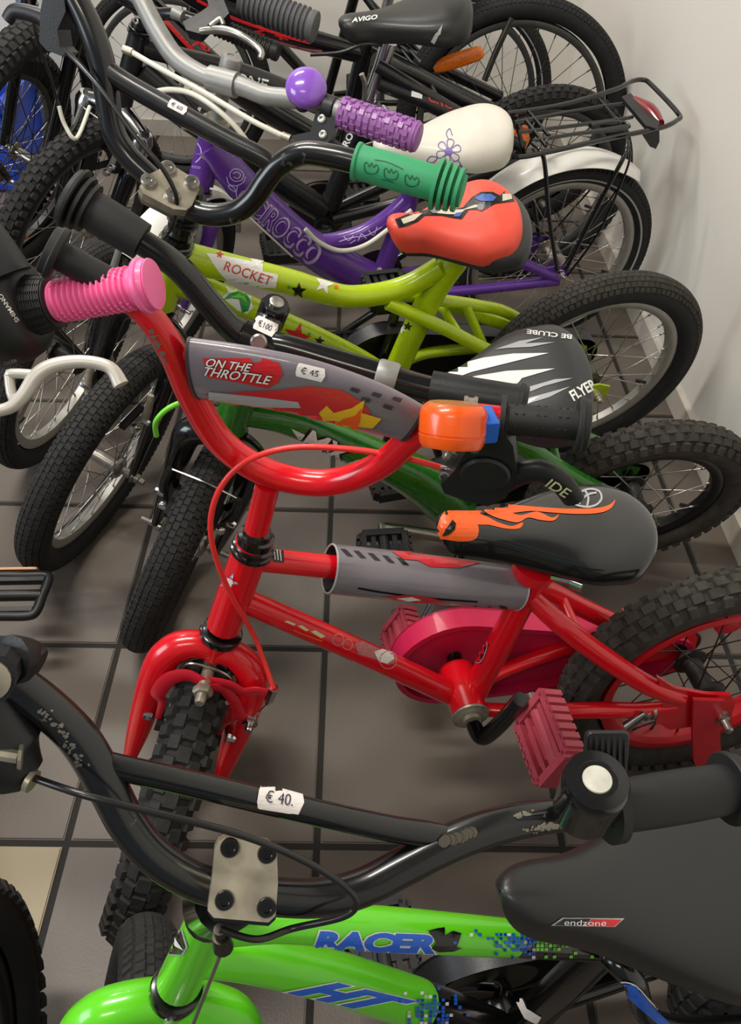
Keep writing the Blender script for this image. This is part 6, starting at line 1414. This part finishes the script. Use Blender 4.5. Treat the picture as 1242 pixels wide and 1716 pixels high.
tb(b, 'head_tube', [HT, HT+Z*.12+V((-.04, -.01, 0))], .018, M['blackgloss'])
RW = V((C_.x-.82, C_.y-.12, .245)); bk = (RW-C_).normalized(); nb = Z.cross(bk)
bbm = C_*.55+RW*.45+Z*.02
tb(b, 'down_tube', [HT+up_*.04, bbm], .017, M['blackgloss']); tb(b, 'seat_tube', [bbm, bbm*.8+RW*.2+Z*.32], .015, M['blackgloss'])
for sg in (1, -1): tb(b, 'chain_stay', [bbm+nb*(.02*sg), RW+nb*(.05*sg)], .008, M['blackgloss']); tb(b, 'seat_stay', [bbm*.8+RW*.2+Z*.28+nb*(.01*sg), RW+nb*(.05*sg)], .007, M['blackgloss'])
wheel(b, 'rear_wheel', RW, nb, Z, .245, .046, .198, ns=28, style='block')
SQ = C_+up_*.255
vp = C_+up_*.19+fd*.02
for sg in (1, -1): MB().tube([vp+n_*(sg*.045), vp+n_*(sg*.052)+up_*.08], [.008, .006], 10, squash=(fd, .6)).build('brake_arm', M['alloy'], b)
# ------------------------------------------------------------------ bicycle at the lower left: pedal and knobby tyre
WC2 = PH(-95, 1870, .19); WC2.z = .20
P_ = PH(20, 998, .13)
b = thing('bicycle', (P_.x-.12, P_.y-.2, 0), 'bicycle with knobby tyre and black reflector pedal beside the front green one', 'bicycle')
hd = V((P_.x-.20-WC2.x, P_.y-WC2.y, 0)); hd = V((-.05, 1, 0)).normalized(); nb = hd.cross(Z)
fw_ = V((.12, 1, .22)).normalized(); rr_ = [P_+nb*(.046*cx_)+fw_*(.036*cy_) for cx_, cy_ in ((-1, -.7), (-.85, -1), (0, -1), (.8, -1), (1, -.75), (1, 0), (1, .7), (.85, 1), (0, 1), (-.85, 1), (-1, .7), (-1, 0))]
mb = MB(); mb.tube(rr_+[rr_[0]], .0075, 10, 4, cap=False); mb.tube([P_-nb*.045, P_+nb*.045], .009, 10)
for q_ in (-.55, .55): mb.box(P_+fw_*(.036*q_*1.35), nb*.040, fw_*.004, Z*.005)
pd_ = mb.build('pedal', M['blackplastic'], b)
x = MB().box(P_+V((0, .043, .012)), nb*.030, V((0, .35, -1)).normalized()*.006, V((0, 1, .35)).normalized()*.002).build('reflector', mat('amber_reflector', (190, 120, 40), .3, coat=.5), b, smooth=False); sub(x, pd_)
BBc = P_-nb*.12+V((0, -.06, .10)); BBc = P_-nb*.13-hd*.12+Z*.05
tb(b, 'crank_arm', [BBc+nb*.03, BBc+nb*.06, P_-nb*.06], [.010, .010, .009], M['steel'])
tb(b, 'crank_arm', [BBc-nb*.03, BBc-nb*.07, BBc-nb*.07-hd*.12-Z*.02], [.010, .010, .009], M['steel'])
RC_ = V((WC2.x, WC2.y, .20)); FC_ = V((BBc.x-.02, BBc.y+.50, .20))
wheel(b, 'rear_wheel', RC_, (nb+Z*.05).normalized(), Z, .20, .058, .145, ns=20, style='knob', rimm=M['rimblack'])
tb(b, 'seat_tube', [BBc, BBc-hd*.10+Z*.28], .015, M['blackgloss'])
MB().lathe(BBc-nb*.035, nb, [(0, .022), (.07, .022)], 18).build('bottom_bracket', M['blackgloss'], b)
for sg in (1, -1): tb(b, 'chain_stay', [BBc+nb*(.02*sg), RC_+nb*(.05*sg)], .008, M['blackgloss']); tb(b, 'seat_stay', [BBc-hd*.09+Z*.25+nb*(.01*sg), RC_+nb*(.05*sg)], .007, M['blackgloss'])
